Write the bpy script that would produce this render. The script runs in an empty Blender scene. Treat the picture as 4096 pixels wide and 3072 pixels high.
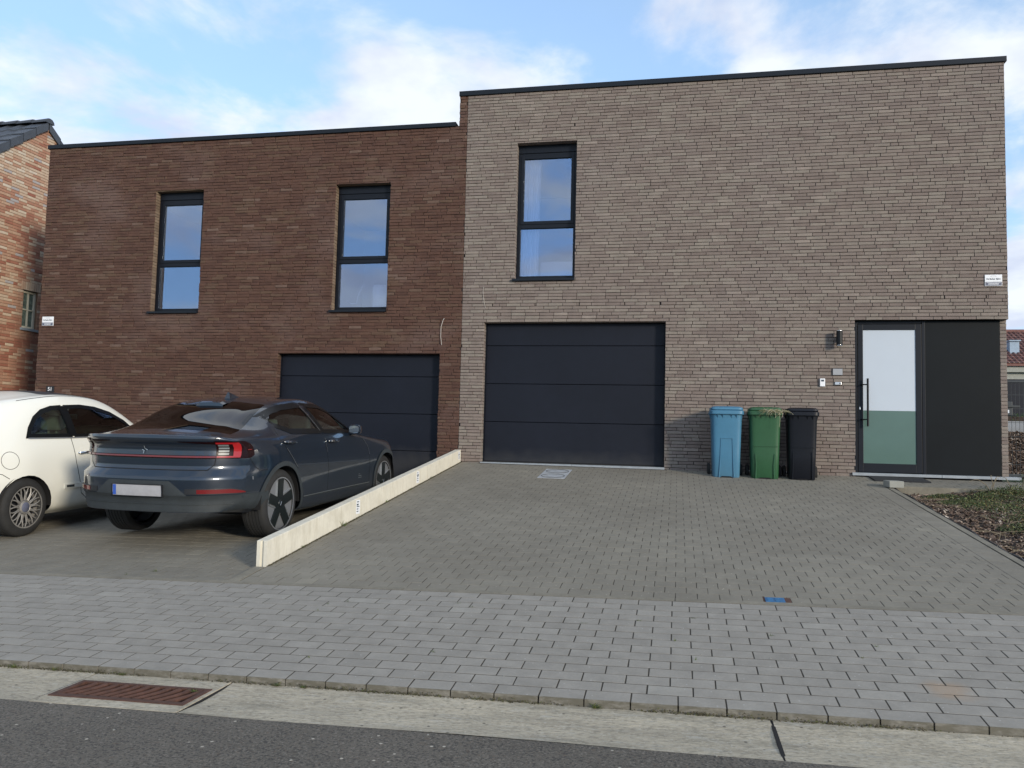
import bpy, bmesh, math, random
import numpy as np
from mathutils import Matrix, Vector
R_ = math.radians
S = bpy.context.scene
COL = S.collection

# ------------------------------------------------------------------ camera
CAM = Vector((0.0, -12.5, 0.0)); FPX = 3223.0
YAW, PIT, ROL = R_(-11.6446), R_(3.8662), R_(1.3892)
fw = Vector((math.sin(YAW)*math.cos(PIT), math.cos(YAW)*math.cos(PIT), math.sin(PIT)))
rt = Vector((math.cos(YAW), -math.sin(YAW), 0.0)); up = rt.cross(fw)
r2 = math.cos(ROL)*rt + math.sin(ROL)*up; u2 = -math.sin(ROL)*rt + math.cos(ROL)*up
cd = bpy.data.cameras.new('camera'); cam = bpy.data.objects.new('camera', cd); COL.objects.link(cam)
M = Matrix.Identity(4)
for i in range(3):
    M[i][0] = r2[i]; M[i][1] = u2[i]; M[i][2] = -fw[i]; M[i][3] = CAM[i]
cam.matrix_world = M
cd.sensor_width = 36.0; cd.lens = 36.0*FPX/4096; cd.clip_start = 0.1; cd.clip_end = 2000
S.camera = cam
S.render.resolution_x = 1024; S.render.resolution_y = 768

# ------------------------------------------------------------------ light
SUN_EL, SUN_AZ = 14.0, 132.0          # azimuth clockwise from +Y
w = bpy.data.worlds.new('World'); S.world = w; w.use_nodes = True
nt = w.node_tree; N = nt.nodes; Lk = nt.links; N.clear()
def nn(tree, typ, **k):
    n = tree.nodes.new(typ)
    for a, b in k.items(): setattr(n, a, b)
    return n
out = nn(nt, 'ShaderNodeOutputWorld'); bg = nn(nt, 'ShaderNodeBackground'); bg.inputs[1].default_value = 0.15
sky = nn(nt, 'ShaderNodeTexSky', sky_type='NISHITA', sun_disc=False)
sky.sun_elevation = R_(SUN_EL); sky.sun_rotation = R_(SUN_AZ); sky.air_density = 1.0; sky.dust_density = 0.3; sky.ozone_density = 2.0
tc = nn(nt, 'ShaderNodeTexCoord'); sep = nn(nt, 'ShaderNodeSeparateXYZ'); Lk.new(tc.outputs['Generated'], sep.inputs[0])
def wm(op, a, b, clamp=False):
    n = nn(nt, 'ShaderNodeMath', operation=op, use_clamp=clamp)
    for i, v in enumerate((a, b)):
        if v is None: continue
        if isinstance(v, (int, float)): n.inputs[i].default_value = v
        else: Lk.new(v, n.inputs[i])
    return n.outputs[0]
den = wm('ADD', wm('MAXIMUM', sep.outputs[2], 0.0), 0.22)
px = wm('DIVIDE', sep.outputs[0], den); py = wm('DIVIDE', sep.outputs[1], den)
cmb = nn(nt, 'ShaderNodeCombineXYZ'); Lk.new(px, cmb.inputs[0]); Lk.new(py, cmb.inputs[1]); cmb.inputs[2].default_value = 2.1
n1 = nn(nt, 'ShaderNodeTexNoise'); n1.inputs['Scale'].default_value = 2.3; n1.inputs['Detail'].default_value = 9; n1.inputs['Roughness'].default_value = 0.56; n1.inputs['Distortion'].default_value = 0.25
Lk.new(cmb.outputs[0], n1.inputs['Vector'])
ramp = nn(nt, 'ShaderNodeValToRGB'); ramp.color_ramp.interpolation = 'EASE'
ramp.color_ramp.elements[0].position = 0.40; ramp.color_ramp.elements[0].color = (0, 0, 0, 1)
ramp.color_ramp.elements[1].position = 0.57; ramp.color_ramp.elements[1].color = (1, 1, 1, 1)
Lk.new(n1.outputs['Fac'], ramp.inputs[0])
cf = wm('ADD', wm('MULTIPLY', ramp.outputs[0], 0.9), 0.04)
mx = nn(nt, 'ShaderNodeMix', data_type='RGBA'); Lk.new(cf, mx.inputs['Factor'])
CLOUD = (3.5, 3.75, 4.05, 1)
n2 = nn(nt, 'ShaderNodeTexNoise'); n2.inputs['Scale'].default_value = 3.4; n2.inputs['Detail'].default_value = 5; n2.inputs['Roughness'].default_value = 0.55
Lk.new(cmb.outputs[0], n2.inputs['Vector'])
cmx = nn(nt, 'ShaderNodeMix', data_type='RGBA'); cmx.inputs['A'].default_value = (2.8, 3.05, 3.7, 1); cmx.inputs['B'].default_value = (3.9, 4.1, 4.3, 1)
cr2 = nn(nt, 'ShaderNodeMapRange'); cr2.inputs['From Min'].default_value = .36; cr2.inputs['From Max'].default_value = .58; Lk.new(n2.outputs['Fac'], cr2.inputs[0]); Lk.new(cr2.outputs[0], cmx.inputs['Factor'])
Lk.new(cmx.outputs['Result'], mx.inputs['B'])
gain = nn(nt, 'ShaderNodeMix', data_type='RGBA', blend_type='MULTIPLY'); gain.inputs['Factor'].default_value = 1.0
gain.inputs['B'].default_value = (3.1, 2.5, 1.9, 1); Lk.new(sky.outputs[0], gain.inputs['A'])
dv = nn(nt, 'ShaderNodeVectorMath', operation='DIVIDE'); Lk.new(gain.outputs['Result'], dv.inputs[0]); dv.inputs[1].default_value = (3.0, 5.6, 13.0)
ad1 = nn(nt, 'ShaderNodeVectorMath', operation='ADD'); Lk.new(dv.outputs[0], ad1.inputs[0]); ad1.inputs[1].default_value = (1, 1, 1)
dv2 = nn(nt, 'ShaderNodeVectorMath', operation='DIVIDE'); Lk.new(gain.outputs['Result'], dv2.inputs[0]); Lk.new(ad1.outputs[0], dv2.inputs[1])
Lk.new(dv2.outputs[0], mx.inputs['A'])
Lk.new(mx.outputs['Result'], bg.inputs[0]); Lk.new(bg.outputs[0], out.inputs[0])

sl = bpy.data.lights.new('sun', 'SUN'); sl.energy = 2.1; sl.angle = R_(8); sl.color = (1.0, 0.89, 0.72)
so = bpy.data.objects.new('sun', sl); COL.objects.link(so)
az = R_(SUN_AZ); sd = Vector((math.sin(az)*math.cos(R_(SUN_EL)), math.cos(az)*math.cos(R_(SUN_EL)), math.sin(R_(SUN_EL))))
so.rotation_euler = sd.to_track_quat('Z', 'Y').to_euler(); so.location = (8, -16, 6)
S.view_settings.view_transform = 'Standard'; S.view_settings.look = 'None'; S.view_settings.gamma = 1; S.view_settings.use_curve_mapping = False
S.view_settings.exposure = 0.75

# ------------------------------------------------------------------ materials
def mat(name, base, rough=0.7, metal=0.0, var=None, rnd=None, noise=0.0, nscale=8.0, bump=0.0, bscale=60.0, coat=0.0, spec=0.5, stretch=(1, 1, 1), extra=None):
    """base colour; rnd = list of (pos, colour) chosen by the per-piece attribute; noise = brightness mottling"""
    m = bpy.data.materials.new(name); m.use_nodes = True; t = m.node_tree
    b = t.nodes['Principled BSDF']; b.inputs['Roughness'].default_value = rough; b.inputs['Metallic'].default_value = metal
    b.inputs['Coat Weight'].default_value = coat; b.inputs['Coat Roughness'].default_value = 0.05; b.inputs['Specular IOR Level'].default_value = spec
    tcx = t.nodes.new('ShaderNodeTexCoord'); mp = t.nodes.new('ShaderNodeMapping'); mp.inputs['Scale'].default_value = stretch
    t.links.new(tcx.outputs['Object'], mp.inputs[0]); vec = mp.outputs[0]
    if rnd:
        a = t.nodes.new('ShaderNodeAttribute'); a.attribute_name = 'rnd'
        cr = t.nodes.new('ShaderNodeValToRGB'); e = cr.color_ramp.elements
        e[0].position = rnd[0][0]; e[0].color = (*rnd[0][1], 1); e[1].position = rnd[-1][0]; e[1].color = (*rnd[-1][1], 1)
        for p, c in rnd[1:-1]:
            x = e.new(p); x.color = (*c, 1)
        t.links.new(a.outputs['Fac'], cr.inputs[0]); col = cr.outputs[0]
    else:
        c = t.nodes.new('ShaderNodeRGB'); c.outputs[0].default_value = (*base, 1); col = c.outputs[0]
    if noise:
        for sc_, amt in ((nscale, noise), (nscale*7.3, noise*0.6)):
            n = t.nodes.new('ShaderNodeTexNoise'); n.inputs['Scale'].default_value = sc_; n.inputs['Detail'].default_value = 5
            t.links.new(vec, n.inputs['Vector'])
            mr = t.nodes.new('ShaderNodeMapRange'); mr.inputs['From Min'].default_value = 0.25; mr.inputs['From Max'].default_value = 0.75
            mr.inputs['To Min'].default_value = 1-amt; mr.inputs['To Max'].default_value = 1+amt
            t.links.new(n.outputs['Fac'], mr.inputs[0])
            mm = t.nodes.new('ShaderNodeVectorMath'); mm.operation = 'SCALE'
            t.links.new(col, mm.inputs[0]); t.links.new(mr.outputs[0], mm.inputs['Scale']); col = mm.outputs[0]
    if extra: col = extra(t, tcx, col, b) or col
    t.links.new(col, b.inputs['Base Color'])
    if bump:
        n = t.nodes.new('ShaderNodeTexNoise'); n.inputs['Scale'].default_value = bscale; n.inputs['Detail'].default_value = 6
        n.inputs['Roughness'].default_value = 0.65
        t.links.new(vec, n.inputs['Vector'])
        bp = t.nodes.new('ShaderNodeBump'); bp.inputs['Strength'].default_value = 1.0; bp.inputs['Distance'].default_value = bump
        t.links.new(n.outputs['Fac'], bp.inputs['Height']); t.links.new(bp.outputs[0], b.inputs['Normal'])
    return m

def mixcol(t, a, bcol, facout):
    x = t.nodes.new('ShaderNodeMix'); x.data_type = 'RGBA'
    t.links.new(facout, x.inputs['Factor']); t.links.new(a, x.inputs['A']); x.inputs['B'].default_value = (*bcol, 1)
    return x.outputs['Result']
def noise_mask(t, tcx, scale, lo, hi, stretch=(1, 1, 1), loc=(0, 0, 0), detail=5, rough=.6):
    mp = t.nodes.new('ShaderNodeMapping'); mp.inputs['Scale'].default_value = stretch; mp.inputs['Location'].default_value = loc
    t.links.new(tcx.outputs['Object'], mp.inputs[0])
    n = t.nodes.new('ShaderNodeTexNoise'); n.inputs['Scale'].default_value = scale; n.inputs['Detail'].default_value = detail; n.inputs['Roughness'].default_value = rough
    t.links.new(mp.outputs[0], n.inputs['Vector'])
    mr = t.nodes.new('ShaderNodeMapRange'); mr.inputs['From Min'].default_value = lo; mr.inputs['From Max'].default_value = hi
    t.links.new(n.outputs['Fac'], mr.inputs[0]); return mr.outputs[0]
def vor_mask(t, tcx, scale, lo, hi):
    v = t.nodes.new('ShaderNodeTexVoronoi'); v.inputs['Scale'].default_value = scale
    t.links.new(tcx.outputs['Object'], v.inputs['Vector'])
    mr = t.nodes.new('ShaderNodeMapRange'); mr.inputs['From Min'].default_value = lo; mr.inputs['From Max'].default_value = hi
    mr.inputs['To Min'].default_value = 1; mr.inputs['To Max'].default_value = 0
    t.links.new(v.outputs['Distance'], mr.inputs[0]); return mr.outputs[0]
def mulf(t, a, k):
    n = t.nodes.new('ShaderNodeMath'); n.operation = 'MULTIPLY'; t.links.new(a, n.inputs[0]); n.inputs[1].default_value = k; return n.outputs[0]

def brick_brown_extra(t, tcx, col, b):
    m1 = noise_mask(t, tcx, 0.5, .5, .8); col = mixcol(t, col, (.19, .162, .158), mulf(t, m1, .4))
    m2 = noise_mask(t, tcx, 9, .62, .8, (1, 1, 3)); return mixcol(t, col, (.085, .078, .075), mulf(t, m2, .55))
def brick_red_extra(t, tcx, col, b):
    m1 = noise_mask(t, tcx, 0.6, .5, .75, (1, 1, 1.6), (3, 0, 1)); col = mixcol(t, col, (.165, .118, .105), mulf(t, m1, .55))
    m3 = noise_mask(t, tcx, 0.45, .48, .75, (1, 1, 1), (9, 0, 5)); col = mixcol(t, col, (.06, .028, .02), mulf(t, m3, .45))
    m2 = noise_mask(t, tcx, 14, .7, .8, (1, 1, 2.5)); return mixcol(t, col, (.26, .2, .185), mulf(t, m2, .5))
def speck_extra(pale=(.5, .5, .48), amt=.7, sc=55, dark=None):
    def f(t, tcx, col, b):
        col = mixcol(t, col, pale, mulf(t, vor_mask(t, tcx, sc, .05, .09), amt))
        if dark: col = mixcol(t, col, dark, mulf(t, noise_mask(t, tcx, 1.3, .5, .8), .45))
        return col
    return f
def walk_extra(t, tcx, col, b):
    col = speck_extra((.5, .5, .48), .5, 18)(t, tcx, col, b)
    sp = t.nodes.new('ShaderNodeSeparateXYZ'); t.links.new(tcx.outputs['Object'], sp.inputs[0])
    mk = t.nodes.new('ShaderNodeMapRange'); t.links.new(sp.outputs[1], mk.inputs[0]); mk.inputs['From Min'].default_value = -8.4175; mk.inputs['From Max'].default_value = -8.4160; mk.inputs['To Min'].default_value = .85; mk.inputs['To Max'].default_value = 0
    nk = noise_mask(t, tcx, 18, .15, .55, (1, 1, 2.5)); ml = t.nodes.new('ShaderNodeMath'); ml.operation = 'MULTIPLY'; t.links.new(mk.outputs[0], ml.inputs[0]); t.links.new(nk, ml.inputs[1])
    col = mixcol(t, col, (.085, .078, .056), ml.outputs[0])
    # rust-coloured stain on a few slabs
    mp = t.nodes.new('ShaderNodeMapping'); mp.inputs['Location'].default_value = (-1.35, 8.03, 0); mp.inputs['Scale'].default_value = (1, 1, 0.0)
    mp.vector_type = 'POINT'; t.links.new(tcx.outputs['Object'], mp.inputs[0])
    ln = t.nodes.new('ShaderNodeVectorMath'); ln.operation = 'LENGTH'; t.links.new(mp.outputs[0], ln.inputs[0])
    n = t.nodes.new('ShaderNodeTexNoise'); n.inputs['Scale'].default_value = 9; t.links.new(tcx.outputs['Object'], n.inputs['Vector'])
    ad = t.nodes.new('ShaderNodeMath'); ad.operation = 'MULTIPLY_ADD'; t.links.new(n.outputs['Fac'], ad.inputs[0]); ad.inputs[1].default_value = .22; t.links.new(ln.outputs['Value'], ad.inputs[2])
    mr = t.nodes.new('ShaderNodeMapRange'); mr.inputs['From Min'].default_value = .15; mr.inputs['From Max'].default_value = .26; mr.inputs['To Min'].default_value = .28; mr.inputs['To Max'].default_value = 0
    t.links.new(ad.outputs[0], mr.inputs[0]); return mixcol(t, col, (.42, .24, .10), mr.outputs[0])
def gutter_extra(t, tcx, col, b):
    col = mixcol(t, col, (.13, .125, .10), mulf(t, noise_mask(t, tcx, 2.2, .52, .75, (.5, 2.5, 1)), .7))
    col = mixcol(t, col, (.42, .41, .37), mulf(t, noise_mask(t, tcx, 12, .55, .7, (.5, 2, 1)), .45))
    col = mixcol(t, col, (.16, .145, .11), mulf(t, noise_mask(t, tcx, 30, .48, .62, (1, 1.6, 1), (2, 7, 0), 6, .75), .6))
    col = mixcol(t, col, (.50, .47, .40), mulf(t, noise_mask(t, tcx, 60, .55, .68, loc=(9, 1, 0), detail=4), .5))
    return mixcol(t, col, (.05, .045, .035), mulf(t, vor_mask(t, tcx, 9, .05, .09), .8))
def asph_extra(t, tcx, col, b):
    col = mixcol(t, col, (.028, .027, .025), mulf(t, noise_mask(t, tcx, 75, .50, .60, detail=3), .8))
    col = mixcol(t, col, (.21, .19, .16), mulf(t, noise_mask(t, tcx, 85, .56, .66, loc=(5, 5, 0), detail=2), .75))
    col = mixcol(t, col, (.12, .085, .06), mulf(t, noise_mask(t, tcx, 50, .60, .68, loc=(15, 5, 0), detail=2), .5))
    return mixcol(t, col, (.50, .46, .38), mulf(t, vor_mask(t, tcx, 11, .055, .10), .9))
def wall_extra(t, tcx, col, b):
    col = mixcol(t, col, (.36, .32, .22), mulf(t, noise_mask(t, tcx, 7, .5, .8, (1, 3, .5)), .5))
    return mixcol(t, col, (.28, .25, .17), mulf(t, noise_mask(t, tcx, 3, .55, .8), .4))
def dirt_low(colr, amt, z0, z1):
    def f(t, tcx, col, b):
        s = t.nodes.new('ShaderNodeSeparateXYZ'); t.links.new(tcx.outputs['Object'], s.inputs[0])
        n = t.nodes.new('ShaderNodeTexNoise'); n.inputs['Scale'].default_value = 5; t.links.new(tcx.outputs['Object'], n.inputs['Vector'])
        ad = t.nodes.new('ShaderNodeMath'); ad.operation = 'MULTIPLY_ADD'; t.links.new(n.outputs['Fac'], ad.inputs[0]); ad.inputs[1].default_value = .25; t.links.new(s.outputs[2], ad.inputs[2])
        mr = t.nodes.new('ShaderNodeMapRange'); mr.inputs['From Min'].default_value = z0+.12; mr.inputs['From Max'].default_value = z1+.12; mr.inputs['To Min'].default_value = amt; mr.inputs['To Max'].default_value = 0
        t.links.new(ad.outputs[0], mr.inputs[0]); return mixcol(t, col, colr, mr.outputs[0])
    return f

MT = {}
MT['brick_brown'] = mat('brown_grey_brick', (0, 0, 0), .9, rnd=[(0, (.160, .127, .112)), (.3, (.182, .147, .130)), (.6, (.196, .162, .141)), (.95, (.210, .182, .156)), (1, (.24, .2, .175))], noise=.13, nscale=7, bump=.004, bscale=38, extra=brick_brown_extra)
MT['brick_red'] = mat('dark_red_brick', (0, 0, 0), .9, rnd=[(0, (.064, .030, .021)), (.4, (.080, .039, .027)), (.7, (.086, .044, .030)), (.95, (.090, .053, .034)), (1, (.125, .08, .062))], noise=.17, nscale=8, bump=.005, bscale=38, extra=brick_red_extra)
MT['brick_orange'] = mat('orange_brick', (0, 0, 0), .9, rnd=[(0, (.25, .095, .062)), (.25, (.31, .15, .098)), (.45, (.36, .215, .145)), (.62, (.41, .30, .215)), (.9, (.45, .36, .27)), (.96, (.48, .41, .33)), (1, (.26, .25, .27))], noise=.1, nscale=10, bump=.002)
MT['mortar_brown'] = mat('dark_thin_joint', (.008, .006, .005), .95)
MT['mortar_red'] = mat('red_wall_joint', (.03, .018, .015), .95)
MT['mortar_orange'] = mat('brown_mortar', (.20, .12, .075), .95, noise=.15)
MT['paver'] = mat('drive_paver', (0, 0, 0), .85, rnd=[(0, (.172, .158, .128)), (.5, (.193, .179, .146)), (.9, (.207, .192, .156)), (1, (.235, .218, .175))], noise=.12, nscale=5, bump=.0015, bscale=150, extra=speck_extra((.5, .48, .42), .6, 16, (.165, .15, .118)))
MT['slab'] = mat('sidewalk_slab', (0, 0, 0), .85, rnd=[(0, (.235, .221, .194)), (.5, (.25, .235, .207)), (.94, (.26, .245, .216)), (1, (.285, .27, .238))], noise=.12, nscale=9, bump=.0012, bscale=180, extra=walk_extra)
MT['joint'] = mat('sand_joint', (.028, .024, .017), .95, noise=.3, nscale=12)
MT['edging'] = mat('edging_concrete', (.185, .170, .135), .9, noise=.2, nscale=6, bump=.002)
MT['gutter'] = mat('gutter_concrete', (.40, .355, .27), .9, noise=.2, nscale=4, bump=.008, bscale=30, stretch=(.6, 1.6, 1), extra=gutter_extra)
MT['asphalt'] = mat('asphalt', (.118, .105, .086), .85, noise=.15, nscale=1.5, bump=.006, bscale=120, extra=asph_extra)
MT['conc_wall'] = mat('pale_concrete', (.62, .59, .50), .85, noise=.08, nscale=4, bump=.002, bscale=50, extra=wall_extra)
MT['bluestone'] = mat('blue_stone', (.26, .29, .32), .7, noise=.15, nscale=8)
MT['coping'] = mat('black_coping', (.008, .011, .016), .4, .1, spec=.3)
MT['frame'] = mat('dark_window_frame', (.006, .008, .013), .42, spec=.25, noise=.1, bump=.0003, bscale=400)
MT['gdoor'] = mat('anthracite_door_panel', (.008, .010, .017), .5, spec=.22, noise=.12, nscale=1.2, bump=.0004, bscale=500, extra=dirt_low((.05, .05, .05), .45, -.40, -.15))
MT['blackpanel'] = mat('anthracite_cladding', (.006, .008, .010), .5, spec=.13, noise=.12, nscale=.9, bump=.0003, bscale=400)
MT['plaster'] = mat('white_plaster', (.7, .7, .68), .9)
MT['darkroom'] = mat('dim_interior', (.12, .12, .12), .9)
MT['curtain'] = mat('white_curtain', (.85, .86, .88), .9)
MT['metal'] = mat('brushed_steel', (.6, .6, .6), .35, 1.0, noise=.1)
MT['chrome'] = mat('chrome', (.75, .75, .75), .12, 1.0)
MT['lampblack'] = mat('black_lamp_metal', (.006, .007, .009), .45, spec=.25)
MT['plastic_black'] = mat('black_plastic', (.012, .013, .016), .5, noise=.1)
MT['rubber'] = mat('tyre_rubber', (.016, .016, .016), .8, noise=.25, nscale=10, bump=.002, bscale=80)
MT['white'] = mat('white_print', (.75, .77, .8), .5)
MT['signband'] = mat('dark_sign_band', (.10, .11, .16), .5)
MT['ink'] = mat('dark_ink', (.05, .07, .09), .6)
MT['grey_print'] = mat('grey_print', (.30, .31, .33), .5)
MT['rust'] = mat('rusted_iron', (.075, .034, .023), .85, noise=.35, nscale=22, bump=.003, bscale=90)
MT['bin_blue'] = mat('blue_bin_plastic', (.05, .165, .27), .42, noise=.06, nscale=4, bump=.0005, bscale=200, extra=dirt_low((.10, .2, .28), .4, 0, .3))
MT['bin_green'] = mat('green_bin_plastic', (.022, .085, .036), .42, noise=.08, nscale=4, bump=.0005, bscale=200)
MT['bin_black'] = mat('black_bin_plastic', (.006, .0075, .012), .38, spec=.3, noise=.15, nscale=6, bump=.0006, bscale=150)
MT['straw'] = mat('dry_grass', (.30, .27, .17), .9, rnd=[(0, (.12, .13, .05)), (.6, (.28, .26, .15)), (1, (.5, .46, .34))])
MT['weed'] = mat('weed_leaf', (.06, .1, .025), .8, rnd=[(0, (.04, .06, .02)), (.6, (.08, .12, .03)), (1, (.20, .2, .06))])
MT['moss'] = mat('kerb_moss', (.06, .1, .025), .9, rnd=[(0, (.035, .03, .018)), (.5, (.07, .06, .032)), (.8, (.08, .09, .03)), (1, (.12, .13, .04))])
MT['mulch'] = mat('bark_chip', (0, 0, 0), .95, rnd=[(0, (.045, .028, .021)), (.4, (.10, .066, .048)), (.75, (.17, .12, .09)), (.92, (.32, .24, .18)), (1, (.55, .48, .40))], noise=.3, nscale=30)
MT['leaf'] = mat('ground_cover_leaf', (0, 0, 0), .7, rnd=[(0, (.03, .045, .018)), (.45, (.06, .09, .03)), (.8, (.11, .14, .045)), (.93, (.2, .19, .07)), (1, (.22, .12, .04))])
MT['twig'] = mat('dry_twig', (.22, .18, .12), .9, noise=.2)
MT['soil'] = mat('dark_soil', (.035, .024, .018), .95, noise=.4, nscale=10, bump=.03, bscale=14)
MT['membrane'] = mat('black_membrane', (.012, .013, .016), .5, noise=.2)
MT['mat'] = mat('black_doormat', (.018, .019, .022), .95, noise=.2, nscale=40, bump=.002, bscale=300)
MT['grass'] = mat('lawn', (.05, .09, .025), .95, noise=.3, nscale=2, bump=.03, bscale=20)
MT['tile_dark'] = mat('black_roof_tile', (.04, .046, .058), .5, noise=.15, nscale=6)
MT['tile_red'] = mat('red_brown_roof_tile', (0, 0, 0), .7, rnd=[(0, (.10, .042, .035)), (.5, (.15, .062, .05)), (1, (.2, .09, .07))], noise=.15)
MT['cream'] = mat('cream_frame', (.62, .58, .46), .5)
MT['fence'] = mat('anthracite_mesh', (.012, .02, .028), .5)
MT['zinc'] = mat('blue_grey_zinc', (.25, .33, .42), .5, noise=.1)
MT['render_grey'] = mat('grey_render', (.30, .31, .28), .9, noise=.12)
MT['dark_hedge'] = mat('dark_hedge_leaf', (.012, .02, .012), .9, rnd=[(0, (.008, .012, .008)), (1, (.025, .04, .02))])
MT['hedge'] = mat('hedge_leaf', (.035, .07, .02), .9, rnd=[(0, (.025, .05, .015)), (1, (.06, .11, .03))])

def glass_mat(name, refl, tint, rough=0.0, gcol=(1, 1, 1)):
    m = bpy.data.materials.new(name); m.use_nodes = True; t = m.node_tree; t.nodes.clear()
    o = t.nodes.new('ShaderNodeOutputMaterial'); a = t.nodes.new('ShaderNodeBsdfTransparent'); a.inputs[0].default_value = (*tint, 1)
    g = t.nodes.new('ShaderNodeBsdfGlossy'); g.inputs['Roughness'].default_value = rough; g.inputs[0].default_value = (*gcol, 1)
    f = t.nodes.new('ShaderNodeFresnel'); f.inputs[0].default_value = 1.5
    ad = t.nodes.new('ShaderNodeMath'); ad.operation = 'ADD'; ad.use_clamp = True; t.links.new(f.outputs[0], ad.inputs[0]); ad.inputs[1].default_value = refl
    x = t.nodes.new('ShaderNodeMixShader'); t.links.new(ad.outputs[0], x.inputs[0]); t.links.new(a.outputs[0], x.inputs[1]); t.links.new(g.outputs[0], x.inputs[2])
    t.links.new(x.outputs[0], o.inputs[0]); return m
MT['glass'] = glass_mat('coated_window_glass', .20, (.88, .9, .95), gcol=(.68, .79, .97))
MT['carglass'] = glass_mat('tinted_car_glass', .04, (.42, .5, .47))
MT['reardark'] = glass_mat('dark_rear_glass', .0, (.008, .008, .009))
MT['frost_up'] = mat('frosted_pale_glass', (.47, .52, .58), .25, noise=.02, nscale=.5, coat=.3)
MT['frost_low'] = mat('frosted_green_glass', (.075, .135, .115), .3, noise=.05, nscale=1.0, coat=.3)
MT['paint_blue'] = mat('dark_blue_car_paint', (.009, .017, .031), .28, .3, coat=1.0, extra=dirt_low((.06, .065, .075), .55, .2, .62))
MT['paint_white'] = mat('ivory_car_paint', (.72, .72, .66), .35, 0, coat=.6, extra=dirt_low((.42, .40, .33), .7, .15, .62))
MT['clad'] = mat('grey_cladding_plastic', (.026, .032, .036), .65, noise=.2, nscale=6)
MT['gap'] = mat('black_gap', (.003, .003, .004), .9)
MT['redlens'] = mat('red_lens', (.13, .006, .008), .2, coat=.6)
MT['redbright'] = mat('bright_red_lens', (.30, .005, .008), .2, coat=.6)
MT['darklens'] = mat('smoked_red_lens', (.010, .001, .0015), .25, spec=.2)
MT['trimblack'] = mat('gloss_black_trim', (.004, .005, .006), .3, spec=.3)
MT['clearlens'] = mat('grey_lens', (.13, .15, .155), .35)
MT['trim_glint'] = mat('bright_trim_and_glint', (.45, .48, .5), .3, .8)  # real bright trim, and painted highlights along the car edges
MT['plate'] = mat('plate_white', (.34, .34, .36), .5, noise=.1, nscale=6)
MT['plateblue'] = mat('plate_blue', (.03, .09, .4), .5)
MT['rimblack'] = mat('gloss_black_rim', (.008, .011, .012), .3)
MT['rimsilver'] = mat('machined_rim', (.30, .31, .33), .35, .6)
MT['rimgrey'] = mat('dusty_alloy', (.26, .25, .235), .5, .4, noise=.2, nscale=20)
MT['seat'] = mat('grey_green_seat', (.30, .34, .28), .8)
MT['cabin'] = mat('dark_cabin', (.02, .02, .022), .9)
MT['mirror'] = mat('mirror_glass', (.8, .85, .85), .03, 1.0)
MT['valve_blue'] = mat('blue_valve_cover', (.03, .13, .28), .5, noise=.2, nscale=30)
MT['cover'] = mat('pale_steel_cover', (.42, .44, .46), .5, .1, noise=.2, nscale=12)
MT['block'] = mat('grey_concrete_block', (.28, .28, .25), .9, noise=.1, nscale=10)
MT['cable'] = mat('white_cable', (.5, .48, .44), .6)

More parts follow.
